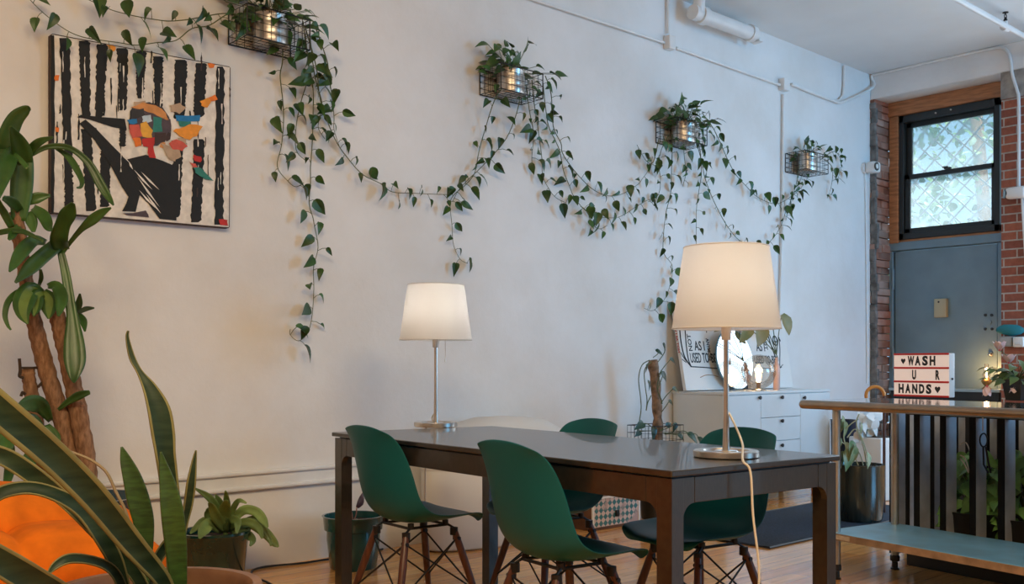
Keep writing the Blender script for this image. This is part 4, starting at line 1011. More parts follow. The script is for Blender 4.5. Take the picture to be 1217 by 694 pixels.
# ================================================================== STEEL COUNTER
CO = W(1.545, 4.852); ce = (RT*.527 - FW*.85).normalized(); cn = (RT*.85 + FW*.527).normalized()
if abs(ce.dot(cn)) > .01: cn = (cn - ce*cn.dot(ce)).normalized()
crot = math.atan2(ce.y, ce.x)
def CP(s, t, z=0.0): p = CO + ce*s + cn*t; return V((p.x, p.y, z))
CZ = .868; CDP = .56; CL = 2.3
counter = thing('steel_counter', 'stainless steel work table with lower shelf in front of the black slats', 'counter', CP(0,0), crot)
mb = MB(); c = CP(CL/2-.16, CDP/2-.0, CZ-.012); mb.box(c, (CL, CDP, .024), crot); mb.build('top', M['steel'], counter, bevel=.002)
mb = MB(); mb.tube([CP(-.16,-.0,CZ-.022), CP(CL-.16,-.0,CZ-.022)], .022, 16); mb.sphere(CP(-.16,0,CZ-.022), .022, 14, 10); mb.build('rolled_edge', mat('aged_steel_edge', (.42,.33,.25), .32, metal=1, var=.15, scale=6), counter)
sz = .231; t0, t1 = -.005, .50
mb = MB(); c = CP(CL/2-.13, (t0+t1)/2, sz-.018); mb.box(c, (CL-.2+.02, t1-t0, .036), crot); shelf = mb.build('lower_shelf', M['steel_shelf'], counter, bevel=.003)
mb = MB(); mb.box(CP(CL/2-.13, t0-.002, sz-.018), (CL-.2+.022, .003, .033), crot); mb.build('front_lip', mat('rusty_shelf_lip', (.40,.27,.18), .5, metal=.3, var=.3, scale=12), shelf)
mb = MB(); mb.box(CP(.06, t0-.0045, sz-.018), (.14, .001, .020), crot); mb.build('sticker', mat('paper_sticker', (.55,.47,.38), .7, var=.2, scale=40), shelf)
for (s, t) in ((0.02,.03),(0.02,t1-.03),(CL-.4,.03),(CL-.4,t1-.03)):
    mb = MB(); mb.tube([CP(s,t,.06), CP(s,t,CZ-.025)], .0195, 16); lg = mb.build('leg', M['leg_steel'], counter)
    mb = MB(); mb.lathe([(.019,.075),(.024,.07),(.024,.045),(.014,.04),(.016,.012),(.022,.008),(.022,0.0005)], CP(s,t), 16, cap_lo=True); mb.build('foot', M['black_plastic'], lg)

# ---- lightbox sign
sp = at_z(1062.5, 470.6, CZ); 
st = .44; 
p0 = sp; wS, hS, dS = .345, .236, .047
lb = thing('lightbox_sign', 'pink cinema lightbox reading WASH U R HANDS on the steel counter', 'sign', (p0.x, p0.y, CZ), crot)
def SP(u, v, o=0.0): return p0 + ce*(wS*u) + UP*(hS*v+.001) - cn*o
mb = MB(); c = SP(.5,.5) + cn*(dS/2); mb.rbox(c, (wS, dS, hS), .004, crot); mb.build('case', M['white_plastic'], lb)
pk = new_mat('lit_pink_panel'); pm_ = pk[0]; pk[3].inputs['Base Color'].default_value = (.82,.69,.64,1); pk[3].inputs['Emission Color'].default_value = (1,.85,.80,1); pk[3].inputs['Emission Strength'].default_value = .33; pk[3].inputs['Roughness'].default_value = .3
mb = MB(); mb.box(SP(.5,.5,.0006), (wS-.004, .003, hS-.006), crot); mb.build('panel', pm_, lb)
M['red_rail'] = mat('red_plastic_rail', (.62,.022,.018), .3)
for v in (.985,.665,.345,.018):
    mb = MB(); mb.rbox(SP(.5,v,.003), (wS-.002, .006, .0105), .002, crot); mb.build('rail', M['red_rail'], lb)
def heart(mb, u, v, s):
    pts = [(0,-.5),(.28,-.15),(.46,.12),(.44,.36),(.26,.48),(.08,.42),(0,.28),(-.08,.42),(-.26,.48),(-.44,.36),(-.46,.12),(-.28,-.15)]
    mb.prism([SP(u,v,.0026) + ce*(x*s) + UP*(y*s) for x, y in pts], -cn*.0008)
rows = [('WASH', .25, .735, .53), ('U', .335, .41, .095), ('R', .755, .41, .095), ('HANDS', .08, .085, .63)]
for (w_, u0, v0, wd) in rows:
    mb = MB(); k = len(w_); cell = wd/k if k > 1 else wd; per = 0
    for i, ch in enumerate(w_):
        adv = wd/k; put_text(mb, ch, SP(u0+adv*i+adv*.10, v0, .0028), ce, UP, .067, .7, .0034, width=wS*adv*(.76 if ch != 'W' else .9))
    mb.build('lettering', M['ink'], lb, smooth=False)
for u_, v_, s_ in ((.18,.82,.031), (.80,.17,.036)):
    mb = MB(); heart(mb, u_, v_, s_); mb.build('heart_symbol', M['ink'], lb, smooth=False)
mb = MB(); q = SP(1.0,.42) + cn*.02 + ce*.002; mb.tube([q, q+ce*.004], .006, 10); mb.build('switch', M['black_plastic'], lb)

# ---- cyclamen in a dark pot on the counter
fp = at_z(1209, 476, CZ)
t = thing('potted_cyclamen', 'pink and white cyclamen in a dark square pot on the steel counter', 'flowering plant', (fp.x, fp.y, CZ))
mb = MB(); b0, b1, hh = .038, .052, .105
for (a0, z0_, a1, z1_) in ((b0,.001,b1,hh),):
    v0 = [V((fp.x,fp.y,CZ+z0_)) + ce*(sx*a0) + cn*(sy*a0) for sx,sy in ((-1,-1),(1,-1),(1,1),(-1,1))]; v1 = [V((fp.x,fp.y,CZ+z1_)) + ce*(sx*a1) + cn*(sy*a1) for sx,sy in ((-1,-1),(1,-1),(1,1),(-1,1))]
    v2 = [V((fp.x,fp.y,CZ+z1_-.02)) + ce*(sx*a1*.9) + cn*(sy*a1*.9) for sx,sy in ((-1,-1),(1,-1),(1,1),(-1,1))]
    v15 = [V((fp.x,fp.y,CZ+z1_)) + ce*(sx*a1*.92) + cn*(sy*a1*.92) for sx,sy in ((-1,-1),(1,-1),(1,1),(-1,1))]
    f = [(0,3,2,1)] + [(i,(i+1)%4,4+(i+1)%4,4+i) for i in range(4)] + [(4+i,4+(i+1)%4,8+(i+1)%4,8+i) for i in range(4)] + [(8+i,8+(i+1)%4,12+(i+1)%4,12+i) for i in range(4)]
    mb.add(v0+v1+v15+v2, f)
mb.build('pot', mat('smoky_pot', (.030,.034,.034), .2), t, bevel=.003)
mb = MB(); mb.add(v2, [(0,1,2,3)]); mb.build('soil', M['soil'], t)
fo = MB(); r6 = random.Random(8); top = V((fp.x,fp.y,CZ+.095))
for k in range(64):
    a = r6.uniform(0,6.28); el = r6.uniform(-.1,1.1); L_ = r6.uniform(.05,.17); d = V((math.cos(a)*math.cos(el), math.sin(a)*math.cos(el), math.sin(el)*.75))
    q = top + d*L_; fo.tube([top, (top+q)/2+V((0,0,.02)), q], .0014, 4, 1, cap=False); s_ = r6.uniform(.035,.065)
    fo.leaf(q, V((d.x+r6.uniform(-.3,.3), d.y+r6.uniform(-.3,.3), r6.uniform(-.6,.3))), V((0,-.5,1)), s_, s_*.7, .3, .2)
fo.build('foliage', [mat('cyclamen_leaf', (.10,.19,.08), .45, island=.4), M['vine']], t)
M['petal'] = mat('pale_pink_petal', (.86,.68,.74), .5); M['petal_red'] = mat('deep_pink_petal', (.65,.10,.16), .5)
def flower(px, py, up, s_):
    q = at_d(px, py, (fp-CAM).dot(FW)-.02); mb = MB()
    mb.tube(smooth_path([top, (top+q)/2+V((0,0,.035)), q], 5), .0018, 5, 2)
    for k in range(5):
        a = k*1.257+px; d = V((math.cos(a)*.8, math.sin(a)*.8, up)); mb.leaf(q, d, V((-math.cos(a),-math.sin(a),.3)), s_, s_*.75, -.35, .3, kind='oval')
    mb.sphere(q, .006, 8, 6, 1); mb.build('blossom', [M['petal'], M['petal_red'], M['vine']], t)
flower(1188, 416, .55, .052); flower(1199, 431, .5, .052); flower(1173, 459, -.9, .050); flower(1206, 456, -.7, .050)

# ---- tape roll, oil lamp, ledge box of the slat divider
sd_ = 6.95
t = thing('walking_stick', 'wooden walking stick with orange curved handle standing behind the steel counter', 'walking stick', W((1044-PX)/F*sd_, sd_))
n_ = 14; zt5 = at_d(1040,458,sd_).z-.008; rr_ = 12/F*sd_*.9; cc = at_d(1040,458,sd_); cc.z = zt5-rr_
mb = MB(); arc = [cc + RT*rr_*math.cos(a) + UP*rr_*math.sin(a) for a in [math.pi*(1.25-1.25*k/n_) for k in range(n_+1)]]; mb.tube(arc, .012, 10); mb.build('handle', mat('orange_handle', (.62,.24,.035), .4), t)
mb = MB(); e5 = arc[-1]; mb.tube([e5, V((e5.x,e5.y,.4)), V((e5.x,e5.y,.005))], .010, 10); mb.build('shaft', M['walnut'], t)

# ---- black slatted planter divider behind the counter
ds0, ds1, dt0 = -.02, 1.75, CDP+.06; dd = .42; dz = CZ-.03
dv = thing('slat_divider', 'black wooden slatted planter behind the steel counter', 'divider', CP(ds0,dt0), crot)
mb = MB(); mb.box(CP((ds0+ds1)/2, dt0+.022, dz-.03), (ds1-ds0, .045, .05), crot); mb.box(CP((ds0+ds1)/2, dt0+dd, dz-.03), (ds1-ds0, .045, .05), crot)
mb.box(CP((ds0+ds1)/2, dt0+.02, .03), (ds1-ds0, .045, .06), crot); mb.build('rail', M['black_paint'], dv, bevel=.002)
mb = MB(); mb.box(CP((ds0+ds1)/2, dt0+dd+.02, dz/2-.02), (ds1-ds0, .02, dz-.07), crot); mb.build('back_panel', M['black_paint'], dv)
def edges(mb):   # side faces are light grey, the other faces black
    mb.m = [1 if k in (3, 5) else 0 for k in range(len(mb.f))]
def s_for(px, t):   # position along the counter of a pixel column on the line t
    k = (px-PX)/F; o = CO + cn*t - CAM; return -(o.dot(RT) - k*o.dot(FW))/(ce.dot(RT) - k*ce.dot(FW))
for px in (1057,1086,1117,1152,1186,1222,1262):
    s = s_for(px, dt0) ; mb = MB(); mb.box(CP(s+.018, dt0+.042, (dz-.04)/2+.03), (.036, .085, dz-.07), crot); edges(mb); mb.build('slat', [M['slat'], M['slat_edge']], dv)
for px in (1076,1105,1133,1170,1204,1236):
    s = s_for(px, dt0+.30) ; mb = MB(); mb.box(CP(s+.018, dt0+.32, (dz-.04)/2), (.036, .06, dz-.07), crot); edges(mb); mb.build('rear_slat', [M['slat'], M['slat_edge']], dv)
# hook with cables hanging on a slat
hp = CP(s_for(1169,dt0-.01), dt0-.012, 0); hk = at_d(1168, 492, (hp-CAM).dot(FW))
t = thing('cable_hook', 'black clip and cables hanging on the slats under the counter', 'cable', (hk.x, hk.y, .6))
mb = MB(); e = at_d(1168,522,(hp-CAM).dot(FW)); mb.tube(smooth_path([hk+UP*.05, hk, e+UP*.04], 4), .003, 6); mb.build('hook', M['white_cord'], t)
mb = MB(); ringp = [at_d(1169+4.5*math.cos(a), 523+8*math.sin(a), (hp-CAM).dot(FW)) for a in [2*math.pi*k/16 for k in range(16)]]; mb.tube(ringp, .004, 6, closed=True); mb.build('clip_ring', M['black_plastic'], t)
mb = MB(); 
for dx in (-1.5,1.5): mb.tube([at_d(1170+dx,531,(hp-CAM).dot(FW)), at_d(1172+2*dx,552,(hp-CAM).dot(FW)), at_d(1176+dx,562,(hp-CAM).dot(FW))], .005, 6)
mb.build('clip', M['black_plastic'], t)
mb = MB(); dpx = (hp-CAM).dot(FW)+.12
for pts in ([(1141,528),(1148,526),(1153,537)], [(1141,541),(1147,545),(1152,560)], [(1141,545),(1146,551),(1151,562)]): mb.tube(smooth_path([at_d(px,py,dpx) for px,py in pts],5), .003, 6)
mb.build('loose_cable', M['white_cord'], t)
# two leafy plants inside the divider
def bushy(px, t_, zc, rx, rz, n, lab, seed):
    r7 = random.Random(seed); s = s_for(px, t_); c = CP(s, t_, 0)
    t = thing('leafy_pothos', lab, 'plant', (c.x, c.y, 0), crot, 'pothos plants behind the slats')
    mb = MB(); mb.lathe([(.10,.075),(.12,.09),(.14,.28),(.15,.30),(.135,.30),(.13,.27)], c, 24, cap_lo=True); mb.lathe([(.001,.285),(.13,.28)], c, 20, mi=1); mb.build('pot', [M['black_plastic'], M['soil']], t)
    fo = MB(); top = V((c.x,c.y,.28))
    for k in range(n):
        a = r7.uniform(0,6.28); u = r7.uniform(-.9,1); q = V((c.x,c.y,zc)) + (ce*math.cos(a)*rx + cn*math.sin(a)*.05)*math.sqrt(max(.05,1-u*u)) + UP*(rz*u)
        fo.tube([top, (top+q)/2+UP*.04, q], .0018, 4, 1, cap=False); s_ = r7.uniform(.06,.115)
        fo.leaf(q, ce*r7.uniform(-.8,.8) - cn*r7.uniform(0,.8) - UP*r7.uniform(.2,1), -cn*1.0 + UP*r7.uniform(0,.9) + ce*r7.uniform(-.5,.5), s_, s_*r7.uniform(.6,.8), r7.uniform(.1,.4), r7.uniform(.05,.35))
    fo.build('foliage', [M['bush_leaf'], M['vine']], t)
bushy(1160, dt0+.19, .36, .17, .24, 120, 'bright green pothos between the slats below the hanging clip', 4)
bushy(1222, dt0+.19, .38, .18, .24, 130, 'bright green pothos behind the slats below the cyclamen', 5)
# console shelf by the door, lantern on it
xk0, xk1 = CX+.02, CX+.24; zk = at_x(1150, 462.5, xk0).z; yk0, yk1 = at_x(1199,463,xk0).y, at_x(1056,463,xk0).y
yk0 = max(yk0, yB+.02); yk1 = min(yk1, WY-.1)
cs = thing('console_shelf', 'narrow blue grey console shelf with black front standing before the steel door', 'console', ((xk0+xk1)/2, (yk0+yk1)/2, 0))
mb = MB(); mb.box(((xk0+xk1)/2, (yk0+yk1)/2, zk-.012), (xk1-xk0, yk1-yk0, .024)); mb.build('top', mat('blue_grey_board', (.30,.42,.50), .35), cs, bevel=.002)
mb = MB(); mb.box((xk0+.03, (yk0+yk1)/2, zk-.075), (.02, yk1-yk0-.02, .10)); mb.build('apron', M['black_paint'], cs, bevel=.002)
for yy in (yk0+.03, yk1-.03):
    for xx in (xk0+.03, xk1-.03): mb = MB(); mb.box((xx, yy, (zk-.024)/2), (.035, .035, zk-.026)); mb.build('leg', M['black_paint'], cs, bevel=.002)
p6 = at_x(1172.5, 462, xk0+.10); q2 = V((xk0+.10, p6.y, zk+.0005))
t = thing('glass_lantern', 'small glowing brass and glass lantern in front of the steel door', 'lantern', q2)
_n0 = None
mb = MB(); mb.lathe([(0.0360,0.0000),(0.0396,0.0072),(0.0259,0.0180),(0.0144,0.0288),(0.0324,0.0468),(0.0446,0.0720),(0.0324,0.0900),(0.0180,0.0972)], q2, 20, cap_lo=True, cap_hi=True); mb.build('base', mat('brass', (.60,.36,.14), .3, metal=1), t)
mb = MB(); mb.lathe([(0.0202,0.0972),(0.0324,0.1224),(0.0288,0.1512),(0.0173,0.1800),(0.0173,0.2232)], q2, 20); mb.build('chimney', glass('chimney_glass', (.96,.93,.88)), t, angle=180)
mb = MB(); mb.lathe([(0.0007,0.1008),(0.0072,0.1116),(0.0065,0.1296),(0.0007,0.1512)], q2, 10); mb.build('flame', emit('flame', (1,.55,.2), 60), t)
l = bpy.data.lights.new('lantern_light', 'POINT'); l.energy = 4.5; l.color = (1,.50,.17); l.shadow_soft_size = .02
lo = bpy.data.objects.new('lantern_light', l); COL.objects.link(lo); lo.location = q2 + UP*.17
# dispenser shelf on the brick: box, white bottle, teal cloth
p = at_x(1201, 412, CX); t = thing('wall_mounted_box', 'grey metal box fixed to the red brick beside the door', 'box', (CX, p.y, p.z))
zt_ = at_x(1201,400,CX).z; yl, yr = at_x(1193,405,CX).y, at_x(1207.5,405,CX).y
mb = MB(); mb.rbox((CX-.05, (yl+yr)/2, (p.z+zt_)/2), (.096, yl-yr, zt_-p.z), .006); mb.build('case', mat('grey_metal', (.30,.31,.30), .5), t)
mb = MB(); mb.box((CX-.1, (yl+yr)/2, (p.z+zt_)/2), (.003, (yl-yr)*.8, (zt_-p.z)*.7)); mb.build('lid', mat('grey_metal_lid', (.36,.37,.36), .45), t)
yr2 = at_x(1222,405,CX).y
t = thing('wall_mounted_box', 'white plastic box fixed to the red brick beside the grey metal box', 'box', (CX, (yr+yr2)/2, p.z))
mb = MB(); mb.rbox((CX-.055, (yr+yr2)/2-.006, (p.z+zt_)/2-.006), (.10, yr-yr2-.012, zt_-p.z), .01); mb.build('case', M['white_plastic'], t)
mb = MB(); mb.rbox((CX-.107, (yr+yr2)/2-.006, (p.z+zt_)/2-.02), (.006, (yr-yr2)*.5, .02), .002); mb.build('latch', M['cab'], t)
t = thing('teal_cloth', 'teal cloth bundled on top of the grey metal box', 'cloth', (CX, (yl+yr)/2, zt_))
mb = MB(); n_ = 18; rows = []
for i in range(9):
    rows.append([V((CX-.055 + .05*math.sin(math.pi*i/8)*math.cos(2*math.pi*k/n_), (yl+yr2*.4+yr*.6)/2 + .11*math.sin(2*math.pi*k/n_)*(math.sin(math.pi*i/8)+.02), zt_+.002+.10*(1-math.cos(math.pi*i/8))/2)) for k in range(n_+1)])
mb.grid(rows); mb.v = [v + V((mnoise.noise(v*14), mnoise.noise(v*14+V((9,0,0))), max(0,mnoise.noise(v*12)))) * .02 for v in mb.v]; mb.build('cloth', mat('teal_cotton', (.02,.20,.24), .8), t, angle=180)
# trough planter and white pot left of the divider
def lathe_pot(t, c, prof, m): 
    mb = MB(); mb.lathe(prof, c, 36, cap_lo=True); return mb.build('pot', m, t)
c = W(2.305, 6.62, .0); c.z = .0125
t = thing('black_planter', 'tall black glazed planter with pale trailing plant behind the steel counter leg', 'planter', c)
rr_ = .165; zt2 = at_d(1020,553,6.62-.1).z - c.z
lathe_pot(t, c, [(rr_*.86,0),(rr_*.93,.02),(rr_*.99,.2),(rr_,zt2-.012),(rr_*1.02,zt2),(rr_*.93,zt2),(rr_*.9,zt2-.05)], mat('black_green_glaze', (.010,.016,.015), .2, col2=(.045,.055,.045), scale=3, stretch=(9,9,1), coat=.4))
mb = MB(); mb.lathe([(.001,zt2-.035),(rr_*.92,zt2-.04)], c, 24); mb.build('soil', M['soil'], t)
fo = MB(); top = V((c.x,c.y,c.z+zt2-.03)); r8 = random.Random(4)
dq = 6.5
for pts in ([(1012,553),(1005,530),(1003,515),(1010,505),(1020,498)], [(1020,553),(1012,535),(1000,525)], [(1030,553),(1026,530),(1018,505),(1021,492)], [(1033,553),(1029,535),(1024,520),(1016,510),(1007,520)], [(1026,553),(1022,540),(1014,528)]):
    P = smooth_path([at_d(px,py,dq+r8.uniform(-.05,.05)) for px,py in pts], 5); fo.tube(P, .0042, 6, 1)
for (px,py,L_) in ((1001,505,.09),(997,510,.09),(1004,512,.08),(1008,545,.10),(1000,548,.10),(1016,542,.11),(1005,538,.12),(1012,535,.1),(1023,512,.06),(1031,548,.08),(997,530,.07)):
    q = at_d(px,py,dq-.03); L_ *= 1.35; fo.leaf(q+UP*.05, V((r8.uniform(-.5,.5),r8.uniform(-.5,.2),-1)), V((r8.uniform(-.6,.6),-1,.4)), L_, L_*.62, .2, .25)
fo.build('foliage', [mat('pale_variegated_leaf', (.10,.20,.07), .45, col2=(.34,.38,.22), scale=14), M['silver_stem']], t)
c = W(2.83, 7.75, .0)
t = thing('white_planter', 'square white planter with white flowers behind the black planter', 'planter', c, crot)
zt3 = at_d(1027,519,7.75).z
mb = MB(); mb.rbox((c.x,c.y,zt3/2+.001), (.30,.26,zt3), .012, crot); mb.build('pot', M['white_plastic'], t)
mb = MB(); mb.box((c.x,c.y,zt3+.002), (.25,.21,.006), crot); mb.build('soil', M['soil'], t)
fo = MB()
for k in range(22):
    q = at_d(1028+r8.uniform(-9,12), 506+r8.uniform(-17,8), 7.72+r8.uniform(-.08,.08)); fo.tube([V((c.x,c.y,zt3)), (V((c.x,c.y,zt3))+q)/2+UP*.03, q], .0025, 5, 1, cap=False)
    fo.leaf(q, V((r8.uniform(-1,1),-r8.uniform(0,.6),r8.uniform(-.9,.7))), V((-.3,-1,.3)), r8.uniform(.08,.13), r8.uniform(.06,.10), .3, .2, kind='oval')
fo.build('blossoms', [mat('white_petal', (.72,.72,.70), .5), M['silver_stem']], t)
c = W(2.68, 8.05, 0)
t = thing('navy_bin', 'navy blue bin on the floor beside the white planter', 'bin', c)
zt4 = at_d(1002,499,8.0).z
mb = MB(); mb.lathe([(.085,0.001),(.09,.01),(.10,zt4-.01),(.104,zt4),(.096,zt4),(.085,.03),(.001,.028)], c, 28, cap_lo=True); mb.build('body', mat('navy_plastic', (.012,.022,.045), .4), t)

# ================================================================== FOREGROUND PLANTS AND SOFA
# snake plant
sd = 2.2; sc_ = W((185-PX)/F*sd, sd); rz_ = .555; rr_ = .232
t = thing('snake_plant', 'large snake plant with yellow edged leaves in a brown clay pot', 'snake plant', sc_)
lathe_pot(t, sc_+V((0,0,.0)), [(rr_*.68,0),(rr_*.74,.015),(rr_*.92,.25),(rr_*.99,rz_-.06),(rr_*1.0,rz_-.035),(rr_*1.0,rz_-.008),(rr_*.985,rz_),(rr_*.90,rz_),(rr_*.875,rz_-.012),(rr_*.87,rz_-.09)], M['terracotta'])
mb = MB(); mb.lathe([(.001,rz_-.055),(rr_*.88,rz_-.065)], sc_, 30); mb.build('soil', M['soil'], t)
mb = MB(); r9 = random.Random(2)
for k in range(9): 
    a = r9.uniform(0,6.28); q = r9.uniform(.1,.8)*rr_; mb.sphere(sc_+V((q*math.cos(a),q*math.sin(a),rz_-.05)), r9.uniform(.012,.026), 10, 7, sc=(1.2,.9,.7))
mb.build('pebbles', mat('grey_pebble', (.28,.25,.22), .7, island=.4), t)
def sleaf(pts, twist=0.0, plain=False, fold=.25, edge=.095):
    """pts: (px, py, width px, distance)"""
    P = []
    for i in range(len(pts)-1):
        for k in range(5):
            f_ = k/5; 
            def cr_(j): 
                p0 = pts[max(i-1,0)][j]; p1 = pts[i][j]; p2 = pts[i+1][j]; p3 = pts[min(i+2,len(pts)-1)][j]
                return .5*((2*p1)+(p2-p0)*f_+(2*p0-5*p1+4*p2-p3)*f_*f_+(3*p1-p0-3*p2+p3)*f_**3)
            P.append((cr_(0), cr_(1), max(.8, cr_(2)), cr_(3)))
    P.append(pts[-1]); W3 = [at_d(a,b,d) for a,b,_,d in P]; rows = []; n_ = len(P)
    for i in range(n_):
        tg = (W3[min(i+1,n_-1)]-W3[max(i-1,0)]).normalized(); view = (CAM-W3[i]).normalized()
        sd_ = tg.cross(view).normalized(); nr = sd_.cross(tg).normalized()
        tw = twist*math.sin(i/n_*3.0); sd2 = sd_*math.cos(tw) + nr*math.sin(tw); nr2 = nr*math.cos(tw) - sd_*math.sin(tw)
        hw = P[i][2]/F*P[i][3]/2
        rows.append([W3[i] + sd2*(hw*u) + nr2*(fold*hw*(u*u)) for u in (-1, -1+2*edge, -.4, 0, .4, 1-2*edge, 1)])
    mb = MB(); mb.grid(rows, 0, [2,0,0,0,0,2] if not plain else [1]*6)
    return mb.build('leaf', [M['snake'], M['snake_plain'], M['snake_edge']], t, angle=180, solid=.0035)
sleaf([(-60,434,34,1.75),(0,488,38,1.8),(60,540,36,1.88),(110,590,34,1.97),(155,645,28,2.07),(192,688,20,2.15),(202,712,15,2.18)], .25, edge=.15)
sleaf([(-20,535,20,2.05),(10,545,22,2.06),(45,568,22,2.08),(80,596,18,2.1),(120,636,18,2.13),(160,680,16,2.17),(176,712,12,2.19)], -.3)
sleaf([(-14,596,12,1.95),(6,584,16,1.97),(35,580,16,2.0),(66,588,17,2.03),(98,607,20,2.07),(122,640,20,2.1),(138,670,18,2.14),(150,712,14,2.18)], .4)
sleaf([(56,684,2,1.98),(66,672,9,1.99),(82,664,12,2.01),(104,665,11,2.05),(126,672,11,2.08),(140,686,11,2.11),(150,712,10,2.16)], .2)
sleaf([(-24,652,30,1.7),(15,676,34,1.75),(60,702,32,1.85),(110,728,24,2.0)], .1)
sleaf([(152.5,393,2,2.2),(151.5,402,4,2.2),(157,425,7,2.2),(166,442,7,2.2),(178,462,17,2.2),(188,487,27,2.2),(193,515,28,2.2),(196,540,24,2.2),(200,570,22,2.21),(206,630,20,2.22),(208,712,16,2.23)], .35)
sleaf([(191,537,2,2.17),(194,552,9,2.17),(199,575,18,2.17),(204,605,25,2.17),(208,640,25,2.18),(211,675,21,2.19),(212,712,18,2.2)], .1, True)
sleaf([(144.5,531,2,2.24),(150,548,13,2.24),(158,570,21,2.24),(165,595,25,2.24),(171,620,23,2.24),(173,650,17,2.24),(171,680,14,2.23),(170,712,12,2.22)], -.15, True)
sleaf([(233,535,1.5,2.26),(230.5,550,6,2.26),(227,575,11,2.26),(223.5,600,11,2.27),(219,622,9,2.27),(214,650,9,2.26),(210,712,9,2.25)], .3, edge=.14)
sleaf([(222,622,4,2.3),(212,630,9,2.3),(198,648,13,2.3),(187,665,12,2.29),(178,690,11,2.27),(172,712,10,2.25)], .2)
mb = MB(); mb.tube(smooth_path([at_d(px,py,2.23) for px,py in ((80,536),(95,541),(112,549),(127,562),(138,585),(150,610),(160,650),(166,712))], 5), .0034, 6)
mb.build('dry_stalk', mat('dry_stalk', (.26,.20,.12), .7), t)

# orange quilted sofa: a low couch parallel to the long wall, its rounded end by the snake plant
so = thing('quilted_sofa', 'low orange quilted sofa behind the snake plant', 'sofa', (.4, 3.25, 0))
def puff(nm, prof, x0, x1, taper, nseg, seams):
    """quilted roll: profile loop (y, z) swept along x with rounded end and stitched seams"""
    mb = MB(); rows = []; n_ = nseg
    for i in range(n_+1):
        x = x0 + (x1-x0)*i/n_; tend = min(1, (x1-x)/taper); tend = math.sqrt(max(.0001, 1-(1-tend)**2))
        cyp = sum(p[0] for p in prof)/len(prof); czp = min(p[1] for p in prof)
        sm = min(abs(((x-x0)/seams) % 1 - .5)*2, 1); pinch = 1 - .13*(1-math.sin(math.pi*(((x-x0)/seams) % 1)))**4
        row = []
        for k in range(len(prof)+1):
            y, z = prof[k % len(prof)]
            row.append(V((x, cyp+(y-cyp)*(.35+.65*tend)*pinch, czp+(z-czp)*(.30+.70*tend)*pinch)))
        rows.append(row)
    mb.grid(rows); mb.add(rows[-1][:-1], [tuple(range(len(prof)))])
    return mb.build(nm, M['orange'], so, angle=180)
def ring(c, ry, rz2, n_=20, p=2.6): 
    out = []
    for k in range(n_):
        a = 2*math.pi*k/n_; ca, sa = math.cos(a), math.sin(a)
        out.append((c[0]+ry*math.copysign(abs(ca)**(2/p), ca), c[1]+rz2*math.copysign(abs(sa)**(2/p), sa)))
    return out
xe = at_y(200, 640, 3.15).x
puff('backrest_roll', ring((3.42,.52), .26, .165), -1.6, xe+.02, .62, 150, .55)
puff('backrest_fold', ring((3.12,.465), .185, .112), -1.6, xe-.04, .35, 150, .31)
puff('lumbar_fold', ring((3.02,.30), .19, .10), -1.6, xe-.03, .25, 150, .24)
puff('seat', ring((2.90,.20), .36, .155), -1.6, xe-.02, .25, 90, .42)
mb = MB(); mb.rbox((-.2, 3.2, .06), (2.6, .8, .11), .04); mb.build('base', M['orange'], so)

# corn plant in a dark blue pot
ck = at_y(99, 590, WY-.42); pr = .228
t = thing('corn_plant', 'tall corn plant with bare canes in a dark blue pot behind the orange sofa', 'corn plant', (ck.x, ck.y, 0))
pz = ck.z
lathe_pot(t, V((ck.x,ck.y,0)), [(pr*.62,0),(pr*.66,.01),(pr*.86,pz-.12),(pr*.92,pz-.05),(pr*1.04,pz-.015),(pr*1.06,pz),(pr*.98,pz),(pr*.9,pz-.05),(pr*.86,pz-.09)], M['blue_glaze'])
mb = MB(); mb.lathe([(.001,pz-.07),(pr*.88,pz-.075)], (ck.x,ck.y,0), 28); mb.build('soil', M['soil'], t)
yc = ck.y
def cane(pts, cap=False):
    P = smooth_path([at_y(px,py,yc+o) for px,py,_,o in pts], 8); n_ = len(P); k_ = len(pts)-1
    rs = []
    for i in range(n_):
        f_ = i/(n_-1)*k_; j = min(int(f_), k_-1); w_ = pts[j][2]+(pts[j+1][2]-pts[j][2])*(f_-j); rs.append(w_/2/F*(P[i]-CAM).dot(FW)*(1+.06*math.sin(i*2.3)))
    mb = MB(); mb.tube(P, rs, 14); mb.v = [v + V((mnoise.noise(v*22), mnoise.noise(v*22+V((3,3,3))), 0))*.004 for v in mb.v]
    return mb.build('cane', M['bark'], t)
cane([(86,600,20,0),(84,555,20,0),(74,500,20,0),(58,450,20,0),(46,405,19,0),(37,365,17,0),(29,320,16,0),(23,280,16,0),(19,252,15,0)])
cane([(108,600,21,-.04),(103,548,21,-.04),(93,490,21,-.04),(84,445,20,-.04),(75,405,19,-.04),(69,378,18,-.04),(66,362,14,-.04)])
cs = cane([(60,600,17,.03),(50,540,17,.03),(41,490,16,.03),(35,455,16,.03),(33,438,15,.03)])
mb = MB(); a = at_y(33,437,yc+.03); mb.tube([a-V((0,0,.004)), a+V((0,0,.004))], .03, 14); msh = mat('dry_sheath', (.045,.028,.018), .9); mb.build('cut_top', msh, cs)
for pts in ([(28,449),(23,447),(24,440),(23,426)], [(30,469),(27,466),(25,471)], [(41,437),(50,437)], [(45,460),(49,456),(52,453)]):
    mb = MB(); mb.tube(smooth_path([at_y(px,py,yc) for px,py in pts],4), .006, 6); mb.build('dry_stub', msh, cs)
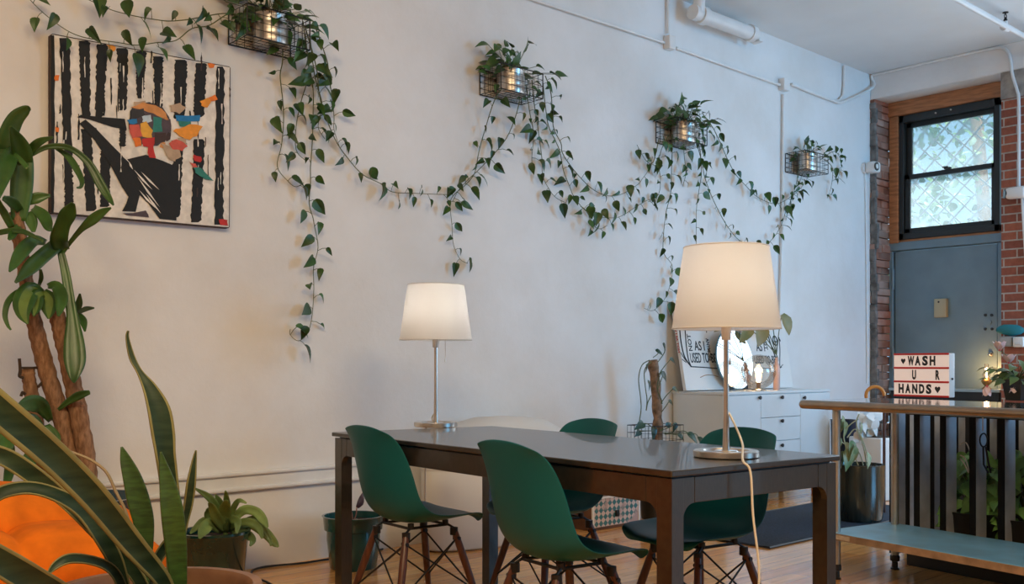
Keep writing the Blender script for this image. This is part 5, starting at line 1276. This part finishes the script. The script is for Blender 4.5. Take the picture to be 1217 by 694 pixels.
def cleaf(mb, pts, mi=0, fold=.3, ang=0.0):
    """strap leaf: (px, py, width px), near the cane plane; each leaf leans out of it"""
    n0 = len(pts); P = []
    for i in range(n0-1):
        for k in range(5):
            f_ = k/5; o = []
            for j in range(3):
                p0 = pts[max(i-1,0)][j]; p1 = pts[i][j]; p2 = pts[i+1][j]; p3 = pts[min(i+2,n0-1)][j]
                o.append(.5*((2*p1)+(p2-p0)*f_+(2*p0-5*p1+4*p2-p3)*f_*f_+(3*p1-p0-3*p2+p3)*f_**3))
            P.append(o)
    P.append(list(pts[-1])); m_ = len(P); y = yc - .02; W3 = []
    lean = -.22*math.sin(ang) if ang else -.10
    for i, (a, b, w_) in enumerate(P): W3.append(at_y(a, b, y + lean*(i/m_)))
    rows = []
    for i in range(m_):
        tg = (W3[min(i+1,m_-1)]-W3[max(i-1,0)]).normalized(); view = (CAM-W3[i]).normalized(); sd_ = tg.cross(view).normalized(); nr = sd_.cross(tg)
        hw = max(.5, P[i][2])/F*(W3[i]-CAM).dot(FW)/2
        rows.append([W3[i]+sd_*(hw*u)+nr*(fold*hw*abs(u)) for u in (-1,-.45,0,.45,1)])
    mb.grid(rows, 0, [0,mi,mi,0] if mi else None)
MT = [M['cane_leaf'], M['cane_stripe']]
cw = MB()
for pts in ([(22,262,16),(25,230,24),(27,205,24),(29,185,18),(30,176,6)], [(3,186,10),(8,165,20),(18,142,18),(30,131,12),(36,128,5)], [(32,200,12),(26,180,22),(20,165,17),(12,150,3)],
            [(22,180,8),(12,185,18),(4,205,20),(-4,235,8)], [(-4,180,5),(10,181,6),(22,188,6),(33,200,5)], [(31,192,5),(38,177,10),(48,168,9),(63,163,2)], [(38,184,4),(55,175,6),(75,174,7),(90,180,7),(106,195,9),(120,220,11),(130,236,7),(135,244,2)],
            [(66,176,3),(80,185,7),(90,199,8),(97,214,6),(96,222,4),(91,223,2)], [(34,240,8),(44,235,13),(60,232,3)], [(40,247,8),(52,257,14),(58,270,11),(62,274,3)], [(34,252,12),(38,265,13),(40,276,4)], [(24,250,8),(14,240,13),(3,235,6)],
            [(14,270,8),(6,255,9),(0,244,7),(-5,232,3)], [(22,268,6),(14,280,9),(10,285,3)]): cleaf(cw, pts, 0, .3, vr.uniform(.1,1.2))
cw.build('leaf_crown', MT, t, angle=180, solid=.002)
cw = MB()
for pts in ([(54,288,7),(40,286,13),(26,299,16),(16,315,10),(11,323,2)], [(66,292,16),(50,305,17),(34,320,16),(18,336,3)], [(75,297,14),(70,285,20),(75,266,17),(82,252,18),(87,241,5)], [(75,300,4),(85,286,5),(97,272,7),(110,261,12),(122,252,9),(132,247,2)],
            [(72,298,8),(78,325,10),(82,350,11),(86,378,13),(88,405,22),(89,430,24),(88,448,12),(88,455,2)], [(-4,277,6),(14,274,7),(30,276,6),(52,287,3)]): cleaf(cw, pts, 0, .3, vr.uniform(.1,1.2))
cw.build('leaf_spray', MT, t, angle=180, solid=.002)
cw = MB()
for pts in ([(50,348,8),(36,345,20),(28,360,24),(28,374,16),(33,385,2)], [(52,348,8),(44,352,16),(42,366,14),(40,376,2)], [(52,346,8),(58,356,19),(58,368,17),(58,379,3)], [(57,340,6),(67,340,12),(73,354,15),(71,368,9),(69,376,2)], [(36,344,4),(22,347,7),(10,358,7),(6,374,6),(9,386,4),(13,392,2)],
            [(92,372,3),(94,360,8),(95,349,2)], [(93,372,3),(102,367,6),(112,366,2)], [(94,372,3),(99,382,9),(101,394,2)], [(46,340,3),(49,330,5),(48,320,3)]): cleaf(cw, pts, 1 if pts[1][2] > 14 else 0, .3, vr.uniform(.2,1.3))
cw.build('leaf_crown', MT, t, angle=180, solid=.002)
cw = MB()
for pts in ([(68,488,3),(80,478,7),(94,470,10),(107,466,5)], [(60,500,6),(48,482,18),(34,480,20),(22,484,8)], [(56,505,6),(62,520,18),(60,535,14),(54,548,3)], [(40,520,8),(22,512,20),(10,520,22),(2,540,14),(-4,556,4)], [(44,525,8),(40,540,18),(30,552,14),(26,560,3)], [(14,530,6),(12,555,12),(8,575,8),(6,588,2)], [(50,510,6),(38,500,16),(22,500,16),(10,508,6)]): cleaf(cw, pts, 0, .3, vr.uniform(.3,1.3))
cw.build('leaf_spray', MT, t, angle=180, solid=.002)

# small dracaena in a dark green pot
g = at_y(254, 630, WY-.27); gr_ = .165
t = thing('small_dracaena', 'small pale green dracaena in a dark green pot on the floor by the wall', 'plant', (g.x, g.y, 0))
lathe_pot(t, V((g.x,g.y,0)), [(gr_*.76,0),(gr_*.80,.008),(gr_*.97,g.z-.02),(gr_*1.02,g.z-.012),(gr_*1.02,g.z),(gr_*.93,g.z),(gr_*.88,g.z-.06)], M['green_glaze'])
mb = MB(); mb.lathe([(.001,g.z-.03),(gr_*.9,g.z-.035)], (g.x,g.y,0), 26); mb.build('soil', M['soil'], t)
yc = g.y; cw = MB()
base = (267,632)
for pts in ([(264,628,5),(257,603,9),(247,590,8),(231,580,2)], [(266,626,5),(263,605,10),(260,595,8),(256,588,2)], [(268,625,5),(270,605,8),(269,592,7),(268,583,2)], [(271,626,5),(277,605,7),(284,595,6),(293,598,2)], [(272,626,6),(288,607,11),(304,608,11),(313,618,10),(318,627,3)], [(272,628,6),(290,620,9),(306,625,10),(312,640,3)],
            [(274,630,6),(296,622,12),(314,632,12),(326,645,9),(331,650,2)], [(262,630,6),(250,612,14),(246,606,9),(245,605,3)], [(262,632,6),(250,622,14),(241,632,13),(237,640,3)], [(264,632,5),(245,618,8),(232,628,7),(226,634,2)], [(268,632,6),(272,618,10),(282,620,10),(281,634,3)], [(276,632,5),(292,634,10),(300,642,9),(297,649,2)], [(266,630,8),(266,612,16),(268,600,12),(270,594,3)], [(272,630,5),(300,616,7),(310,624,7),(320,640,5),(322,649,2)], [(268,630,8),(258,616,12),(252,603,9),(248,597,3)]):
    cleaf(cw, pts, 0, .3, vr.uniform(.1,1.4))
cw.build('foliage', [M['light_leaf']], t, angle=180, solid=.0015)
mb = MB(); p_ = at_y(268,640,yc); mb.tube([V((p_.x,p_.y,g.z-.05)), at_y(268,622,yc)], .012, 8); mb.build('stem', M['light_leaf'], t)

# rubber plant cuttings in a teal pot
q = at_y(420, 612, 4.33); tr2 = .158
t = thing('rubber_plant', 'small burgundy leaved rubber plant in a teal pot by the far table leg', 'plant', (q.x, q.y, 0))
lathe_pot(t, V((q.x,q.y,0)), [(tr2*.72,0),(tr2*.76,.008),(tr2*.86,q.z*.55),(tr2*.86,q.z*.72),(tr2*.94,q.z*.74),(tr2*.98,q.z-.008),(tr2*1.02,q.z),(tr2*.94,q.z),(tr2*.9,q.z-.05)], M['teal_glaze'])
mb = MB(); mb.lathe([(.001,q.z-.03),(tr2*.92,q.z-.035)], (q.x,q.y,0), 26); mb.build('soil', M['soil'], t)
mb = MB()
for k in range(6): mb.sphere(V((q.x-.03+.025*k*math.cos(k), q.y-.07+.02*math.sin(k*2), q.z-.025)), .014, 8, 6)
mb.build('pebbles', mat('pale_pebble', (.5,.45,.38), .7), t)
st = MB(); lf = MB(); b_ = V((q.x-.03,q.y-.03,q.z-.04))
for (px,py,d,L_,w_) in ((415,600,V((-.45,-.2,1)),.10,.06),(410,590,V((-.2,-.3,.8)),.06,.035),(424,603,V((.6,-.2,.9)),.08,.05)):
    e = at_y(px,py,q.y-.05); st.tube(smooth_path([b_, (b_+e)/2+V((.01,0,0)), e],4), .003, 6); lf.leaf(e, d, V((.4,-1,.2)), L_, w_, .3, .25, kind='oval')
st.build('stem', mat('pink_stem', (.45,.22,.16), .5), t); lf.build('leaves', mat('burgundy_leaf', (.065,.018,.016), .35), t)

# black cable on the floor along the wall
pts = [(455,652),(440,656),(425,661),(390,664.5),(360,669),(325,672),(308,674),(299,679),(303,686),(318,692),(330,700)]
mb = MB(); P = []
for px,py in pts:
    p = at_z(px,py,.0065)
    if p.y > WY-.03: p = V((at_y(px,py,WY-.03).x, WY-.03, .0065))
    P.append(p)
mb.tube(smooth_path(P,6), .0055, 8); o = mb.build('power_cable', M['black_cord']); props(o, 'black power cable lying on the oak floor along the wall', 'cable')
WORLD, COOL, COOL2, WARM, WARM2, YARD, EXPO = 1.3, 100, 66, 104, 70, 2500, 0.0
# ================================================================== CAMERA, DAYLIGHT, LOOK
sc = bpy.context.scene
cam = bpy.data.cameras.new('camera'); co = bpy.data.objects.new('camera', cam); COL.objects.link(co)
co.location = CAM; co.rotation_euler = (math.pi/2, 0, YAW-math.pi/2)
cam.sensor_width = 36; cam.lens = 36*F/1217; cam.shift_y = (HY-347)/1217; cam.clip_start = .05; cam.clip_end = 100
sc.camera = co
w = bpy.data.worlds.new('daylight'); sc.world = w; w.use_nodes = True
bg = w.node_tree.nodes['Background']; bg.inputs[0].default_value = (.43,.74,1.0,1); bg.inputs[1].default_value = WORLD
def area(name, loc, target, sx, sy, col, power):
    l = bpy.data.lights.new(name, 'AREA'); l.shape = 'RECTANGLE'; l.size = sx; l.size_y = sy; l.color = col; l.energy = power
    o = bpy.data.objects.new(name, l); COL.objects.link(o); o.location = loc
    o.rotation_euler = (V(target)-V(loc)).to_track_quat('-Z', 'Y').to_euler(); return o
# street-side shop windows behind the camera: cool daylight on the door end of the room
area('shop_window_daylight', (7.4, -4.1, 2.0), (8.3, 4.6, 1.8), 2.6, 2.6, (.16,.55,1.0), COOL).data.spread = R(95)
area('shop_window_daylight', (CX+.42, (SW0+SW1)/2, (SWZ0+SWZ1)/2), (0, (SW0+SW1)/2, (SWZ0+SWZ1)/2), SW1-SW0-.1, SWZ1-SWZ0-.1, (.77,.88,1.0), COOL2)
# added warm fill high over the seating end, no fixtures built for it
area('warm_fill_light', (-.4, .2, 3.70), (1.0, 2.4, .6), 1.6, 1.2, (1.0,.76,.45), WARM).data.spread = R(140)
area('warm_fill_light', (1.5, -1.0, 3.70), (2.4, 3.2, .6), 1.6, 1.2, (1.0,.76,.45), WARM2).data.spread = R(140)
# open sky over the yard behind the window
area('yard_skylight', (13.2, 4.6, 7.5), (12.9, 4.6, 2.5), 3.5, 3.5, (.85,.95,1.0), YARD)
v = sc.view_settings; v.view_transform = 'Standard'; v.look = 'None'; v.gamma = 1; v.use_curve_mapping = False; v.exposure = EXPO
sc.cycles.use_denoising = True; sc.cycles.max_bounces = 8; sc.cycles.transparent_max_bounces = 12
sc.cycles.sample_clamp_indirect = 4; sc.cycles.caustics_reflective = False; sc.cycles.caustics_refractive = False
